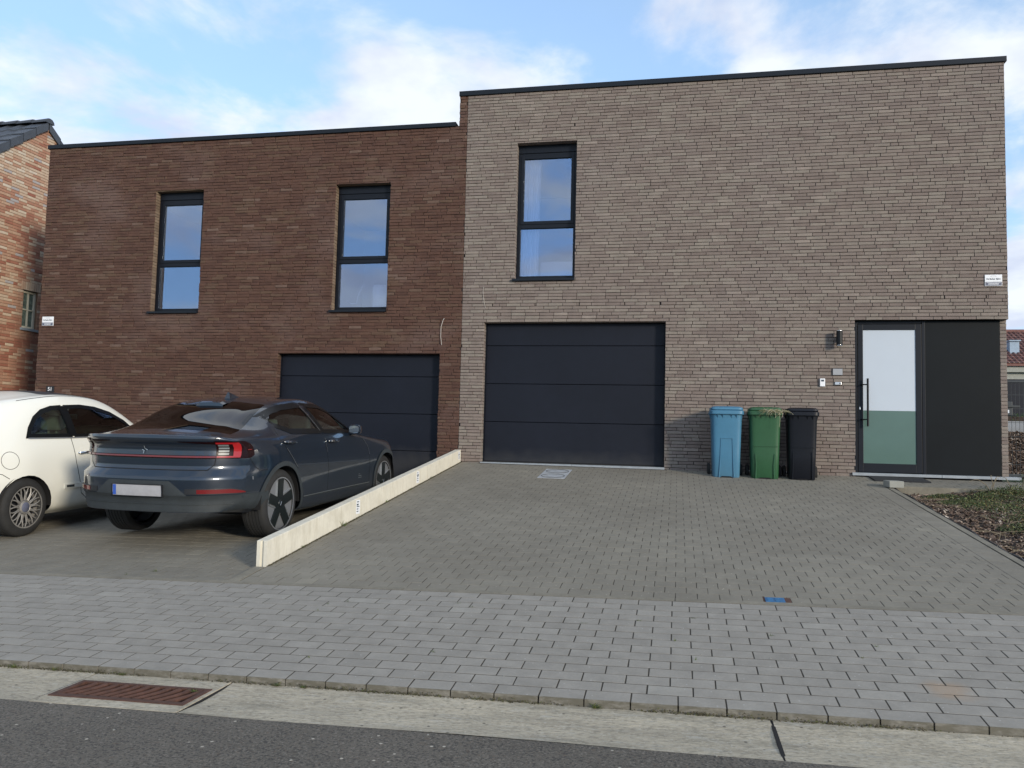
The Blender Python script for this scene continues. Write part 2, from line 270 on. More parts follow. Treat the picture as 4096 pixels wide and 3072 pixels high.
# ------------------------------------------------------------------ mesh helpers
class MB:
    def __init__(s): s.v = []; s.f = []; s.r = []; s.sm = []
    def add(s, vs, fs, r=0.5, smooth=False):
        k = len(s.v); s.v += [tuple(v) for v in vs]
        for f in fs: s.f.append(tuple(i+k for i in f)); s.r.append(r); s.sm.append(smooth)
    def box(s, x0, x1, y0, y1, z0, z1, r=.5):
        s.add([(x0, y0, z0), (x1, y0, z0), (x1, y1, z0), (x0, y1, z0), (x0, y0, z1), (x1, y0, z1), (x1, y1, z1), (x0, y1, z1)],
              [(0, 3, 2, 1), (4, 5, 6, 7), (0, 1, 5, 4), (1, 2, 6, 5), (2, 3, 7, 6), (3, 0, 4, 7)], r)
    def hexa(s, p, r=.5):
        s.add(p, [(0, 3, 2, 1), (4, 5, 6, 7), (0, 1, 5, 4), (1, 2, 6, 5), (2, 3, 7, 6), (3, 0, 4, 7)], r)
    def bbox(s, x0, x1, y0, y1, z0, z1, b=.004, r=.5):
        """bevelled box"""
        bm = bmesh.new(); bmesh.ops.create_cube(bm, size=1)
        for v in bm.verts: v.co = Vector((x0+(x1-x0)*(v.co.x+.5), y0+(y1-y0)*(v.co.y+.5), z0+(z1-z0)*(v.co.z+.5)))
        bmesh.ops.bevel(bm, geom=bm.edges[:], offset=b, segments=2, affect='EDGES', profile=.6)
        s.frombm(bm, r)
    def frombm(s, bm, r=.5, smooth=False, M=None):
        bm.verts.index_update()
        s.add([(M @ v.co if M else v.co) for v in bm.verts], [tuple(v.index for v in f.verts) for f in bm.faces], r, smooth); bm.free()
    def tube(s, pts, rad, n=8, r=.5, cap=True, smooth=True):
        pts = [Vector(p) for p in pts]; rings = []
        if isinstance(rad, (int, float)): rad = [rad]*len(pts)
        ref = None
        for i, p in enumerate(pts):
            d = (pts[min(i+1, len(pts)-1)]-pts[max(i-1, 0)]).normalized()
            if ref is None: ref = Vector((0, 0, 1)) if abs(d.z) < .9 else Vector((1, 0, 0))
            a = d.cross(ref).normalized(); b = a.cross(d).normalized(); ref = b
            rings.append([p+rad[i]*(math.cos(2*math.pi*k/n)*a+math.sin(2*math.pi*k/n)*b) for k in range(n)])
        vs = [v for q in rings for v in q]; fs = []
        for i in range(len(pts)-1):
            for k in range(n): fs.append((i*n+k, i*n+(k+1) % n, (i+1)*n+(k+1) % n, (i+1)*n+k))
        s.add(vs, fs, r, smooth)
        if cap:
            s.add(rings[0], [tuple(range(n))], r); s.add(rings[-1], [tuple(range(n-1, -1, -1))], r)
    def lathe(s, prof, axis='x', c=(0, 0, 0), n=32, r=.5, smooth=True, close=False):
        """prof: list of (radius, along-axis)"""
        vs = []; c = Vector(c)
        for k in range(n):
            a = 2*math.pi*k/n
            for q, h in prof:
                if axis == 'x': vs.append(c+Vector((h, q*math.cos(a), q*math.sin(a))))
                elif axis == 'z': vs.append(c+Vector((q*math.cos(a), q*math.sin(a), h)))
                else: vs.append(c+Vector((q*math.cos(a), h, q*math.sin(a))))
        m = len(prof); fs = []
        for k in range(n):
            for j in range(m-1 if not close else m):
                j2 = (j+1) % m; fs.append((k*m+j, ((k+1) % n)*m+j, ((k+1) % n)*m+j2, k*m+j2))
        s.add(vs, fs, r, smooth)
    def poly(s, pts, ext, r=.5):
        """polygon extruded by vector ext"""
        n = len(pts); ext = Vector(ext); a = [Vector(p) for p in pts]; b = [p+ext for p in a]
        fs = [tuple(range(n)), tuple(range(2*n-1, n-1, -1))]+[(i, (i+1) % n, n+(i+1) % n, n+i)[::-1] for i in range(n)]
        s.add(a+b, fs, r)
    def mesh(s, name):
        me = bpy.data.meshes.new(name); me.from_pydata([tuple(v) for v in s.v], [], s.f)
        at = me.attributes.new('rnd', 'FLOAT', 'FACE'); at.data.foreach_set('value', s.r)
        me.polygons.foreach_set('use_smooth', s.sm); me.update(); return me

ZERO = Vector((0, 0, 0)); WLOC = {}
def tag(o, label=None, cat=None, group=None, kind=None):
    if label: o['label'] = label
    if cat: o['category'] = cat
    if group: o['group'] = group
    if kind: o['kind'] = kind
    return o
def empty(name, loc, label, cat, group=None, rot=None, kind=None):
    o = bpy.data.objects.new(name, None); COL.objects.link(o); o.location = loc
    o.empty_display_size = .1
    if rot: o.rotation_euler = rot
    WLOC[o.name] = Vector(loc); return tag(o, label, cat, group, kind)
def build(mb, name, m, parent=None, local=False, me=None, fixn=False, autos=False):
    me = me or mb.mesh(name)
    if fixn:
        bm = bmesh.new(); bm.from_mesh(me); bmesh.ops.recalc_face_normals(bm, faces=bm.faces[:]); bm.to_mesh(me); bm.free()
    if not me.materials: me.materials.append(MT[m] if isinstance(m, str) else m)
    o = bpy.data.objects.new(name, me); COL.objects.link(o)
    if parent is not None:
        o.parent = parent
        if not local: o.matrix_parent_inverse = Matrix.Translation(-WLOC.get(parent.name, ZERO))
    if autos:
        md = o.modifiers.new('es', 'EDGE_SPLIT'); md.split_angle = R_(35)
    WLOC[o.name] = ZERO.copy(); return o

def pxarea(p, wd, ht):
    d = Vector(p)-CAM; z = d.dot(fw)
    if z < .3: return 0
    x = 2048+FPX*d.dot(r2)/z; y = 1536-FPX*d.dot(u2)/z
    if x < 0 or x > 4096 or y < 0 or y > 3072: return 0
    return wd*ht*(FPX/z)**2
random.seed(7)
def rj(a): return random.uniform(-a, a)

def add_piece(mb, ua, ub, va, vb, wb, wf, mp, r, jit=.0015, bev=.003, mid=True):
    j = lambda: random.uniform(-jit, jit)
    um = (ua+ub)/2+rj((ub-ua)*.2)
    if mid and ub-ua > .08: ring = [(ua+j(), va+j()), (um, va+j()), (ub+j(), va+j()), (ub+j(), vb+j()), (um, vb+j()), (ua+j(), vb+j())]
    else: ring = [(ua+j(), va+j()), (ub+j(), va+j()), (ub+j(), vb+j()), (ua+j(), vb+j())]
    n = len(ring); cu, cv = (ua+ub)/2, (va+vb)/2
    inner = [(u+(bev if u < cu-.02 else -bev if u > cu+.02 else 0), v+(bev if v < cv else -bev)) for u, v in ring]
    vs = [mp(u, v, wf) for u, v in inner]+[mp(u, v, wf-bev) for u, v in ring]+[mp(u, v, wb) for u, v in ring]
    fs = [tuple(range(n))]
    for a in (0, n):
        for i in range(n):
            k = (i+1) % n; fs.append((a+n+i, a+n+k, a+k, a+i))
    mb.add(vs, fs, r)

def cut_rects(rects, ops, minw=.012, minh=.008):
    outl = []
    for (ua, ub, va, vb) in rects:
        cur = [(ua, ub, va, vb)]
        for (a, b, c, d) in ops:
            nx = []
            for (x0, x1, y0, y1) in cur:
                if x1 <= a or x0 >= b or y1 <= c or y0 >= d: nx.append((x0, x1, y0, y1)); continue
                if x0 < a: nx.append((x0, a, y0, y1))
                if x1 > b: nx.append((b, x1, y0, y1))
                xa, xb = max(x0, a), min(x1, b)
                if y0 < c: nx.append((xa, xb, y0, c))
                if y1 > d: nx.append((xa, xb, d, y1))
            cur = nx
        outl += [q for q in cur if q[1]-q[0] > minw and q[3]-q[2] > minh]
    return outl

def wild_bond(u0, u1, v0, v1, pitch, L, jnt, weeps=(), jv=.0045):
    """brick rectangles in a wild bond: every course shifts by about a quarter or a third of a brick, with a few bats"""
    res = []; v = v0; off = 0.0; last = 1
    while v < v1-.01:
        vb = min(v+pitch-jnt, v1); off += random.choice([.25, .33, -.25, -.33, .42, .38])*L+rj(.012); u = u0-L-(off % L)
        while u < u1:
            ln = L*random.choice([1]*22+[.5, .75])-jv+rj(.003)
            a, b = max(u, u0), min(u+ln, u1)
            if b-a > .02: res.append((a, b, v, vb))
            u += ln+jv*random.uniform(.7, 1.6)
        v += pitch
    return res

def lay(parent, rects, mp, m, name, stuff, wb, wf, L, depthj=.002, jit=.0015, bev=.003, limit=300, local=False, rfun=None, groupz=None):
    items = []
    for q in rects:
        c = mp((q[0]+q[1])/2, (q[2]+q[3])/2, wf)
        items.append((pxarea(c, q[1]-q[0], q[3]-q[2]), q))
    items.sort(key=lambda t: -t[0]); big = MB(); n = 0
    for ar, q in items:
        r = rfun(q) if rfun else random.random()
        wfj = wf+rj(depthj)
        if ar > 0 and n < limit:
            b = MB(); add_piece(b, *q, wb, wfj, mp, r, jit, bev); build(b, name, m, parent); n += 1
        else: add_piece(big, *q, wb, wfj, mp, r, jit, bev)
    if big.f: tag(build(big, stuff, m, parent), kind='stuff')

def wall_backing(u0, u1, v0, v1, ops, mk):
    ops = [(o[0]-.012, o[1]+.012, o[2]-.012, o[3]+.012) for o in ops]
    """mk(box coords) called for a decomposition of the wall minus its openings"""
    us = sorted({u0, u1, *[min(max(x, u0), u1) for o in ops for x in o[:2]]})
    for a, b in zip(us[:-1], us[1:]):
        mid = (a+b)/2; segs = [(v0, v1)]
        for o in ops:
            if o[0] < mid < o[1]:
                ns = []
                for s0, s1 in segs:
                    if o[3] <= s0 or o[2] >= s1: ns.append((s0, s1)); continue
                    if s0 < o[2]: ns.append((s0, o[2]))
                    if s1 > o[3]: ns.append((o[3], s1))
                segs = ns
        for s0, s1 in segs: mk(a, b, s0, s1)
# ------------------------------------------------------------------ ground
def zb(X): return -1.105+.0225*max(min(X, 30), -30)
def zfac(X): return -.395-.006*(X+3.4)
def z_right(X, Y): return zfac(X)+(zb(X)-zfac(X))*min(-Y/6.6, 1.02)
def sstep(t): t = max(0, min(1, t)); return t*t*(3-2*t)
def z_left(X, Y):
    lin = -1.06+.035*(Y+4.85)+.020*(X+3.95)
    return zb(X)+(lin-zb(X))*sstep((Y+6.62)/1.6)
def zk(X): X = max(min(X, 60), -60); return -1.274+.0208*X
def z_walk(X, Y): t = (Y+8.42)/1.75; return zk(X)+(zb(X)-zk(X))*t
def z_road(X, Y): return zk(X)-.0325
def sheet(name, x0, x1, y0, y1, zf, m, parent=None, nx=10, ny=10, kind='structure', thick=0, dz=0):
    b = MB(); vs = []; fs = []
    for j in range(ny+1):
        for i in range(nx+1):
            x = x0+(x1-x0)*i/nx; y = y0+(y1-y0)*j/ny; vs.append((x, y, zf(x, y)+dz))
    for j in range(ny):
        for i in range(nx): a = j*(nx+1)+i; fs.append((a, a+1, a+nx+2, a+nx+1))
    b.add(vs, fs); o = build(b, name, m, parent)
    if kind: tag(o, kind=kind)
    return o

tag(sheet('ground', -400, 400, -400, 400, lambda x, y: -2.0+.0208*max(min(x, 40), -40), 'grass', nx=40, ny=4), label='lawn and open ground around the houses')
road = sheet('road', -60, 60, -22, -8.921, z_road, 'asphalt', nx=30, ny=4); tag(road, label='grey asphalt road with pale chippings')
gut = sheet('gutter', -60, 60, -8.93, -8.42, lambda x, y: zk(x)-.06, 'joint', nx=30, ny=1); tag(gut, label='concrete gutter between road and sidewalk')
GX = (-3.145, -2.375)                       # drain
cuts = [-30, -18, -12, -8.2, -6.6, GX[0]-.03, GX[1]+.03, .45, 4.9, 9, 20, 40]
for a, b_ in zip(cuts[:-1], cuts[1:]):
    b = MB(); g = .006
    if abs(a-(GX[0]-.03)) < .01:
        for (x0, x1, y0, y1) in ((a+g, b_-g, -8.925, -8.83), (a+g, b_-g, -8.57, -8.425), (a+g, GX[0], -8.83, -8.57), (GX[1], b_-g, -8.83, -8.57)):
            b.hexa([(x0, y0, zk(x0)-.07), (x1, y0, zk(x1)-.07), (x1, y1, zk(x1)-.07), (x0, y1, zk(x0)-.07), (x0, y0, zk(x0)-.031), (x1, y0, zk(x1)-.031), (x1, y1, zk(x1)-.031), (x0, y1, zk(x0)-.031)])
    else:
        n = max(1, int((b_-a)/.4)); ny = 5; vs = []; fs = []
        for i in range(n+1):
            for j in range(ny+1):
                x = a+g+(b_-a-2*g)*i/n; y = -8.925+.50*j/ny; t = j/ny
                vs.append((x+(rj(.004) if i in (0, n) else 0), y+(rj(.008) if j == 0 else 0), zk(x)-.031-.012*math.sin(math.pi*t)+rj(.0012)))
        for i in range(n):
            for j in range(ny): q = i*(ny+1)+j; fs.append((q, q+ny+1, q+ny+2, q+1))
        b.add(vs, fs)
        for i in (0, n):
            q = [i*(ny+1)+j for j in range(ny+1)]
            lo = [(vs[k][0], vs[k][1], vs[k][2]-.04) for k in q]; hi = [vs[k] for k in q]; m_ = len(q)
            b.add(hi+lo, [(j, j+1, m_+j+1, m_+j) for j in range(m_-1)])
    build(b, 'gutter_segment', 'gutter', gut)

for x in cuts[1:-1]:
    b = MB(); b.hexa([(xx, y, zk(x)+h) for h in (-.06, -.036) for xx, y in ((x-.009, -8.92), (x+.009, -8.92), (x+.009, -8.425), (x-.009, -8.425))]); build(b, 'joint_filler', 'gap', gut)
# sidewalk
walk = sheet('sidewalk', -14, 9, -8.42, -6.68, z_walk, 'joint', nx=20, ny=4, dz=.0028); tag(walk, label='sidewalk of long pale grey concrete slabs')
rects = []; PX, PY, JG = .2285, .1155, .0075
for k in range(15):
    y0 = -8.42+k*PY*1.002+ (0 if k == 0 else .003); y1 = -8.42+(k+1)*PY*1.002-JG+.003
    off = (k % 2)*PX/2+(.04 if k == 0 else 0)
    n0 = int((-13.5-0)/PX); x = -13.5+off
    while x < 8.5: rects.append((x, x+PX-JG, y0, y1)); x += PX
mpw = lambda u, v, w: (u, v, z_walk(u, v)+w)
lay(walk, rects, mpw, 'slab', 'slab', 'slab_paving', -.045, .004, PX, depthj=.0005, jit=.0008, bev=.0008)
b = MB(); b.hexa([(-14, -8.414, zk(-14)-.12), (9, -8.414, zk(9)-.12), (9, -8.36, zk(9)-.12), (-14, -8.36, zk(-14)-.12), (-14, -8.414, zk(-14)-.014), (9, -8.414, zk(9)-.014), (9, -8.36, zk(9)-.012), (-14, -8.36, zk(-14)-.012)])
build(b, 'kerb_face', 'joint', walk)
b = MB()
for i in range(23):
    x0, x1 = -14+i, -13+i-.005
    b.hexa([(x, y, (z_walk(x, y))+h) for h in (-.06, .004) for x, y in ((x0, -6.675), (x1, -6.675), (x1, -6.612), (x0, -6.612))])
build(b, 'edging_strip', 'edging', walk)

# drives
drive = sheet('right_driveway', -3.38, 2.778, -6.61, .02, z_right, 'joint', nx=12, ny=12, dz=.0026); tag(drive, label='sloping driveway of square grey pavers before the right garage')
build_path = sheet('path_bed', 2.778, 5.3, -.92, .02, z_right, 'joint', parent=drive, nx=4, ny=2, dz=.0026, kind=None)
def rows(x0, x1, y0, y1, px_, py_, g, ops):
    rr = []; k = 0; y = y0
    while y < y1-.02:
        x = x0-(k % 2)*px_/2
        while x < x1:
            a, c = max(x, x0), min(x+px_-g, x1)
            if c-a > .02: rr.append((a, c, y, min(y+py_-g, y1)))
            x += px_
        y += py_; k += 1
    return cut_rects(rr, ops)
mh = (-1.93, -1.53, -1.27, -.40); vb_ = (.60, .79, -6.60, -6.47)
rects = rows(-3.375, 5.25, -6.60, -.005, .1535, .1465, .0052, [mh, vb_, (2.5, 5.3, -6.7, -.86), (-3.075, -.16, -.10, .1)])
rects += [(2.505, 2.70, -6.60+i*.1465, -6.60+i*.1465+.1425) for i in range(39)]
mpr = lambda u, v, w: (u, v, z_right(u, v)+w)
def gcol(q):
    x, y = q[0], q[2]; return min(1, max(0, .45+.22*math.sin(x*1.3+y*2.1)+.15*math.sin(3.1*x-1.7*y)+random.gauss(0, .11)))
lay(drive, rects, mpr, 'paver', 'paver', 'paving', -.02, .004, .15, depthj=.0007, jit=.0013, bev=.0010, rfun=gcol)
b = MB()
for i in range(7):
    y0, y1 = -6.61+i*.945, -6.61+(i+1)*.945-.006
    if y0 > -.95: break
    b.hexa([(x, y, z_right(x, y)+h) for h in (-.12, .008) for x, y in ((2.712, y0), (2.775, y0), (2.775, min(y1, -.9)), (2.712, min(y1, -.9)))])
build(b, 'edging_kerb', 'edging', drive)
b = MB(); b.hexa([(x, y, z_right(x, y)+h) for h in (-.12, .008) for x, y in ((2.78, -.92), (5.3, -.92), (5.3, -.865), (2.78, -.865))]); build(b, 'edging_kerb', 'edging', drive)
ldrive = sheet('left_driveway', -13.8, -3.4, -6.61, .02, z_left, 'joint', nx=16, ny=48, dz=.0026); tag(ldrive, label='lower paved parking area before the left garage')
rects = rows(-13.8, -3.48, -6.60, -.005, .1535, .1465, .0052, [])
mpl = lambda u, v, w: (u, v, z_left(u, v)+w)
lay(ldrive, rects, mpl, 'paver', 'paver', 'paving', -.02, .004, .15, depthj=.0007, jit=.0013, bev=.0010, rfun=gcol)
b = MB(); b.hexa([(x, y, max(z_right(x, y), z_left(x, y))-.006*(h < 0)+h) for h in (-.2, .006) for x, y in ((-3.478, -6.6), (-3.385, -6.6), (-3.385, -6.19), (-3.478, -6.19))]); build(b, 'edging_kerb', 'edging', ldrive)

# ------------------------------------------------------------------ low retaining wall
lw = empty('retaining_wall', (-3.43, -6.17, -1.3), 'low pale concrete wall between the two driveways', 'wall')
def wt(Y): return -.197+(-.913+.197)*(-Y/6.17)
segs = [(-6.17, -4.10), (-4.10, -2.06), (-2.06, -.006)]
for i, (a, c) in enumerate(segs):
    a += .003; c -= .003; x0, x1 = -3.476, -3.382; xm = (x0+x1)/2
    pl = [(x0, a), (xm-.016, a), (xm-.010, a+.018), (xm+.010, a+.018), (xm+.016, a), (x1, a), (x1, c), (x0, c)]
    n = len(pl); b = MB(); vs = [(x, y, -1.35) for x, y in pl]+[(x, y, wt(y)-.005) for x, y in pl]
    cx, cy = xm, (a+c)/2
    vs += [(x+(.005 if x < cx else -.005), y+(.005 if y < cy else -.005), wt(y)) for x, y in pl]
    fs = [tuple(range(2*n, 3*n))]+[(k, (k+1) % n, n+(k+1) % n, n+k) for k in range(n)]+[(n+k, n+(k+1) % n, 2*n+(k+1) % n, 2*n+k) for k in range(n)]
    b.add(vs, fs); seg = build(b, 'wall_segment', 'conc_wall', lw)
    # printed label near the far end
    yl = c-.10; zt = wt(yl); hl = .15 if i < 2 else .12
    b = MB(); b.box(-3.3815, -3.3795, yl-.05, yl+.05, zt-.02-hl, zt-.02); lb = build(b, 'paper_label', 'white', lw)
    b = MB()
    for k in range(5):
        z = zt-.035-k*hl*.17; wd = random.choice([.06, .075, .05]); b.box(-3.3793, -3.3788, yl-.04, yl-.04+wd, z-.010*(1 if k != 1 else 1.8), z)
    build(b, 'print', 'ink', lb)

# ------------------------------------------------------------------ drain grate
gr = empty('drain_grate', (-2.8, -8.70, zk(-2.8)-.03), 'rusty cast iron drain grate with slanted bars in the gutter', 'drain grate')
gz = lambda x: zk(x)-.030
b = MB()
def slab4(b, x0, x1, y0, y1, h0, h1): b.hexa([(x, y, gz(x)+h) for h in (h0, h1) for x, y in ((x0, y0), (x1, y0), (x1, y1), (x0, y1))])
slab4(b, GX[0], GX[1], -8.83, -8.795, -.03, .004); slab4(b, GX[0], GX[1], -8.595, -8.57, -.03, .004)
slab4(b, GX[0], GX[0]+.03, -8.795, -8.595, -.03, .004); slab4(b, GX[1]-.03, GX[1], -8.795, -8.595, -.03, .004)
build(b, 'grate_frame', 'rust', gr)
b = MB(); slab4(b, GX[0]+.01, GX[1]-.01, -8.81, -8.58, -.16, -.14); build(b, 'drain_pit', 'gap', gr)
nb = 11
for i in range(nb):
    b = MB(); x0 = GX[0]+.05+i*(GX[1]-GX[0]-.1)/(nb-.3); wd = .034; prev = None; vs = []; fs = []
    K = 8
    for k in range(K+1):
        t = k/K; x = x0-.075*(t**1.7)+.045; y = -8.597-.197*t
        for dx, h in ((-wd/2, -.028), (-wd/2, .0), (0, .006), (wd/2, .0), (wd/2, -.028)): vs.append((min(max(x+dx, GX[0]+.01), GX[1]-.01), y, gz(x)+h))
    for k in range(K):
        for j in range(4): q = k*5+j; fs.append((q, q+5, q+6, q+1))
    b.add(vs, fs, smooth=False); build(b, 'bar', 'rust', gr)

# covers in the drive
mc = empty('inspection_cover', (-1.73, -.83, z_right(-1.7, -.8)), 'pale double inspection cover with oval rims set in the paving before the right garage', 'manhole cover')
for (y0, y1) in ((-1.265, -.845), (-.83, -.405)):
    b = MB(); b.hexa([(x, y, z_right(x, y)+h) for h in (-.03, .006) for x, y in ((-1.925, y0), (-1.535, y0), (-1.535, y1), (-1.925, y1))]); pl = build(b, 'cover_plate', 'cover', mc)
    b = MB(); pts = []
    for k in range(25):
        a = 2*math.pi*k/24; x = -1.73+.165*math.cos(a); y = (y0+y1)/2+.165*math.sin(a); pts.append((x, y, z_right(x, y)+.008))
    b.tube(pts, .003, 5, cap=False); build(b, 'oval_rim', 'joint', pl)
vc = empty('valve_cover', (.69, -6.54, z_right(.69, -6.54)), 'small bright blue valve cover at the edge of the driveway', 'valve cover')
b = MB(); b.hexa([(x, y, z_right(x, y)+h) for h in (-.04, .003) for x, y in ((.603, -6.598), (.787, -6.598), (.787, -6.472), (.603, -6.472))]); build(b, 'cover_frame', 'rust', vc)
b = MB(); b.hexa([(x, y, z_right(x, y)+h) for h in (-.04, .007) for x, y in ((.615, -6.59), (.745, -6.59), (.745, -6.485), (.615, -6.485))]); lid = build(b, 'lid', 'valve_blue', vc)
b = MB()
for cx in (.647, .70):
    for k in range(3): b.hexa([(x, y, z_right(x, y)+h) for h in (.005, .012) for x, y in ((cx-.018, -6.578+k*.03), (cx+.018-.01*(k == 1), -6.578+k*.03), (cx+.018-.01*(k == 1), -6.565+k*.03), (cx-.018, -6.565+k*.03))])
build(b, 'raised_ribs', 'valve_blue', lid)

# ------------------------------------------------------------------ houses
def fm(off=0.0): return lambda u, v, w: (u, -w+off, v)
def reveal(parent, X0, X1, Z0, Z1, depth, pitch, m, v0, top=True):
    """brick cheeks of an opening"""
    k0 = int((Z0-v0)/pitch)-1; rl = []
    k = k0
    while v0+k*pitch < Z1:
        a, c = max(v0+k*pitch, Z0), min(v0+k*pitch+pitch-.004, Z1)
        if c-a > .01: rl.append((.014, depth, a, c))
        k += 1
    b = MB()
    for q in rl: add_piece(b, *q, -.012, rj(.002), lambda u, v, w: (X0+w, u, v), random.random(), .0015, .003)
    for q in rl: add_piece(b, -q[1], -q[0], q[2], q[3], -.012, rj(.002), lambda u, v, w: (X1-w, -u, v), random.random(), .0015, .003)
    if top:
        b.box(X0, X1, .014, depth, Z1+.001, Z1+.05, r=.2)
    tag(build(b, 'reveal_bricks', m, parent), kind='stuff')

def window(house, X0, X1, Z0, Z1, d=.13, split=.43, flip=False):
    """tall window: dark frame, opening sash above, fixed pane below"""
    yf = d; b = MB(); f = .055
    b.bbox(X0+.002, X1-.002, yf, yf+.07, Z1-.13, Z1-.002, .004)           # shutter box
    ob = build(b, 'shutter_box', 'frame', house)
    zt = Z1-.134; zs = Z0+.035; ztr = zs+(zt-zs)*.405
    b = MB()
    b.bbox(X0+.002, X0+f, yf+.012, yf+.08, zs, zt, .003); b.bbox(X1-f, X1-.002, yf+.012, yf+.08, zs, zt, .003)
    b.bbox(X0+f, X1-f, yf+.012, yf+.08, zs, zs+.06, .003); b.bbox(X0+f, X1-f, yf+.012, yf+.08, zt-.045, zt, .003)
    b.bbox(X0+f, X1-f, yf+.010, yf+.08, ztr, ztr+.07, .003)
    wn = build(b, 'window', 'frame', house)
    s = .052; a0, a1, c0, c1 = X0+f-.006, X1-f+.006, ztr+.064, zt-.040
    b = MB(); b.bbox(a0, a0+s, yf+.0, yf+.06, c0, c1, .004); b.bbox(a1-s, a1, yf+.0, yf+.06, c0, c1, .004)
    b.bbox(a0+s, a1-s, yf+.0, yf+.06, c0, c0+s, .004); b.bbox(a0+s, a1-s, yf+.0, yf+.06, c1-s, c1, .004)
    build(b, 'sash', 'frame', wn)
    b = MB(); b.box(a0+s-.004, a1-s+.004, yf+.03, yf+.034, c0+s-.004, c1-s+.004); build(b, 'pane', 'glass', wn)
    b = MB(); b.box(X0+f-.004, X1-f+.004, yf+.045, yf+.049, zs+.056, ztr+.004); build(b, 'pane', 'glass', wn)
    b = MB(); b.poly([(X0-.03, -.045, Z0-.012), (X0-.03, d+.01, Z0+.006), (X0-.03, d+.01, Z0+.034), (X0-.03, -.045, Z0+.022)], (X1-X0+.035, 0, 0)); build(b, 'sill', 'coping', wn, fixn=True)
    # room behind
    rm = MB(); x0, x1, y0, y1, z0, z1 = X0-.9, X1+1.3, d+.22, d+3.4, Z0-.25, Z1+.15
    rm.add([(x0, y0, z0), (x1, y0, z0), (x1, y1, z0), (x0, y1, z0), (x0, y0, z1), (x1, y0, z1), (x1, y1, z1), (x0, y1, z1)], [(0, 1, 2, 3), (4, 7, 6, 5), (1, 5, 6, 2), (2, 6, 7, 3), (3, 7, 4, 0)])
    for (p, q, r_, s_) in ((x0, X0+.02, z0, z1), (X1-.02, x1, z0, z1), (X0+.02, X1-.02, z0, Z0+.06), (X0+.02, X1-.02, Z1-.08, z1)): rm.box(p, q, d+.08, y0+.02, r_, s_)
    build(rm, 'room_wall', 'plaster', house)
    return wn

def garage(house, X0, X1, Z0, Z1, lines, d=.15):
    b = MB(); b.box(X0-.01, X1+.01, d+.06, d+.09, Z0-.05, Z1+.02); gd = build(b, 'garage_door', 'gap', house)
    zs = [Z1-.004]+lines+[Z0+.012]
    for a, c in zip(zs[:-1], zs[1:]):
        b = MB(); b.bbox(X0+.018, X1-.012, d, d+.05, c+.004, a-.004, .005); build(b, 'door_panel', 'gdoor', gd)
    b = MB(); b.box(X0+.001, X0+.016, d-.02, d+.05, Z0, Z1-.001); build(b, 'side_seal', 'frame', gd); b = MB(); b.box(X1-.010, X1-.001, d-.02, d+.05, Z0, Z1-.001); build(b, 'side_seal', 'frame', gd)
    b = MB(); b.box(X0+.016, X1-.011, d-.004, d+.03, Z0-.002, Z0+.011); build(b, 'bottom_seal', 'rubber', gd)
    return gd

P = .0508
def weeps(lst, vbase, pitch):
    r = []
    for x, z in lst:
        k = round((z-vbase)/pitch); r.append((x-.007, x+.007, vbase+k*pitch, vbase+(k+1)*pitch-.004))
    return r
# --- right house, brown-grey brick
HR = empty('brick_house', (.6, 5, -.4), 'taller flat-roofed house of grey-brown brick on the right, with garage and front door', 'house', 'flat-roofed houses sharing a wall')
gR = (-3.056, -.189, -.42, 1.85); w3 = (-2.582, -1.612, 2.524, 4.773); dR = (2.538, 4.9, -.5, 1.858)
XS, XR = -3.431, 4.582
opsR = [gR, w3, dR]
wR = weeps([(-2.93, 2.13), (-2.22, 2.13), (-1.53, 2.13), (-.82, 2.13), (-.28, 2.13), (2.45, 2.15), (3.1, 2.15), (3.75, 2.15), (4.3, 2.15), (-2.62, 4.98), (-2.12, 4.98), (-1.65, 4.98)], -.380, P)
rects = cut_rects(wild_bond(XS+.003, XR, -.380-P, 5.614, P, .226, .0066), opsR)
rects = cut_rects(rects, wR)
lay(HR, rects, fm(), 'brick_brown', 'brick', 'brickwork', -.016, 0.0, .243, depthj=.0016, jit=.0016, bev=.003)
b = MB()
def mkR(a, c, d_, e): b.box(a, c, .0105, .20, d_, e)
wall_backing(XS, XR, -.9, 5.63, opsR, mkR)
for (x0, x1, y0, y1, z0, z1) in ((XS, XR, 9.6, 9.9, -.9, 5.63), (XS, XS+.2, .2, 9.6, -.9, 5.63), (XR-.25, XR, .34, 9.6, -.9, 5.63), (XS+.2, XR-.25, .2, 9.6, 5.3, 5.5)): b.box(x0, x1, y0, y1, z0, z1)
build(b, 'wall', 'mortar_brown', HR)
# brick on right flank
b = MB(); k = 0; z = -.38
while z < 5.6:
    y = .34 if z < 1.84 else .0; 
    if z > 1.84 : y = .014
    off = (k % 2)*.12
    while y < 9.8:
        e = min(y+.238-off, 9.88); add_piece(b, y, e, z, min(z+P-.0045, 5.61), -.013, .012+rj(.002), lambda u, v, w: (XR+w-.012, u, v), random.random(), .002, .0035); y = e+.0045; off = 0
    z += P; k += 1
tag(build(b, 'flank_brickwork', 'brick_brown', HR), kind='stuff')
reveal(HR, gR[0], gR[1], gR[2], gR[3], .15, P, 'brick_brown', -.380)
reveal(HR, w3[0], w3[1], w3[2], w3[3], .13, P, 'brick_brown', -.380)
b = MB(); z = -.372
while z < 1.84: add_piece(b, 4.503, 4.590, z, z+P-.004, -.20, -.10+rj(.002), lambda u, v, w: (u+rj(.0015), -w, v), random.random(), .002, .0035, mid=False); z += P
tag(build(b, 'pier_bricks', 'brick_brown', HR), kind='stuff')
b = MB(); b.box(2.52, XR-.004, .016, .30, 1.862, 1.90); build(b, 'lintel_soffit', 'mortar_brown', HR)
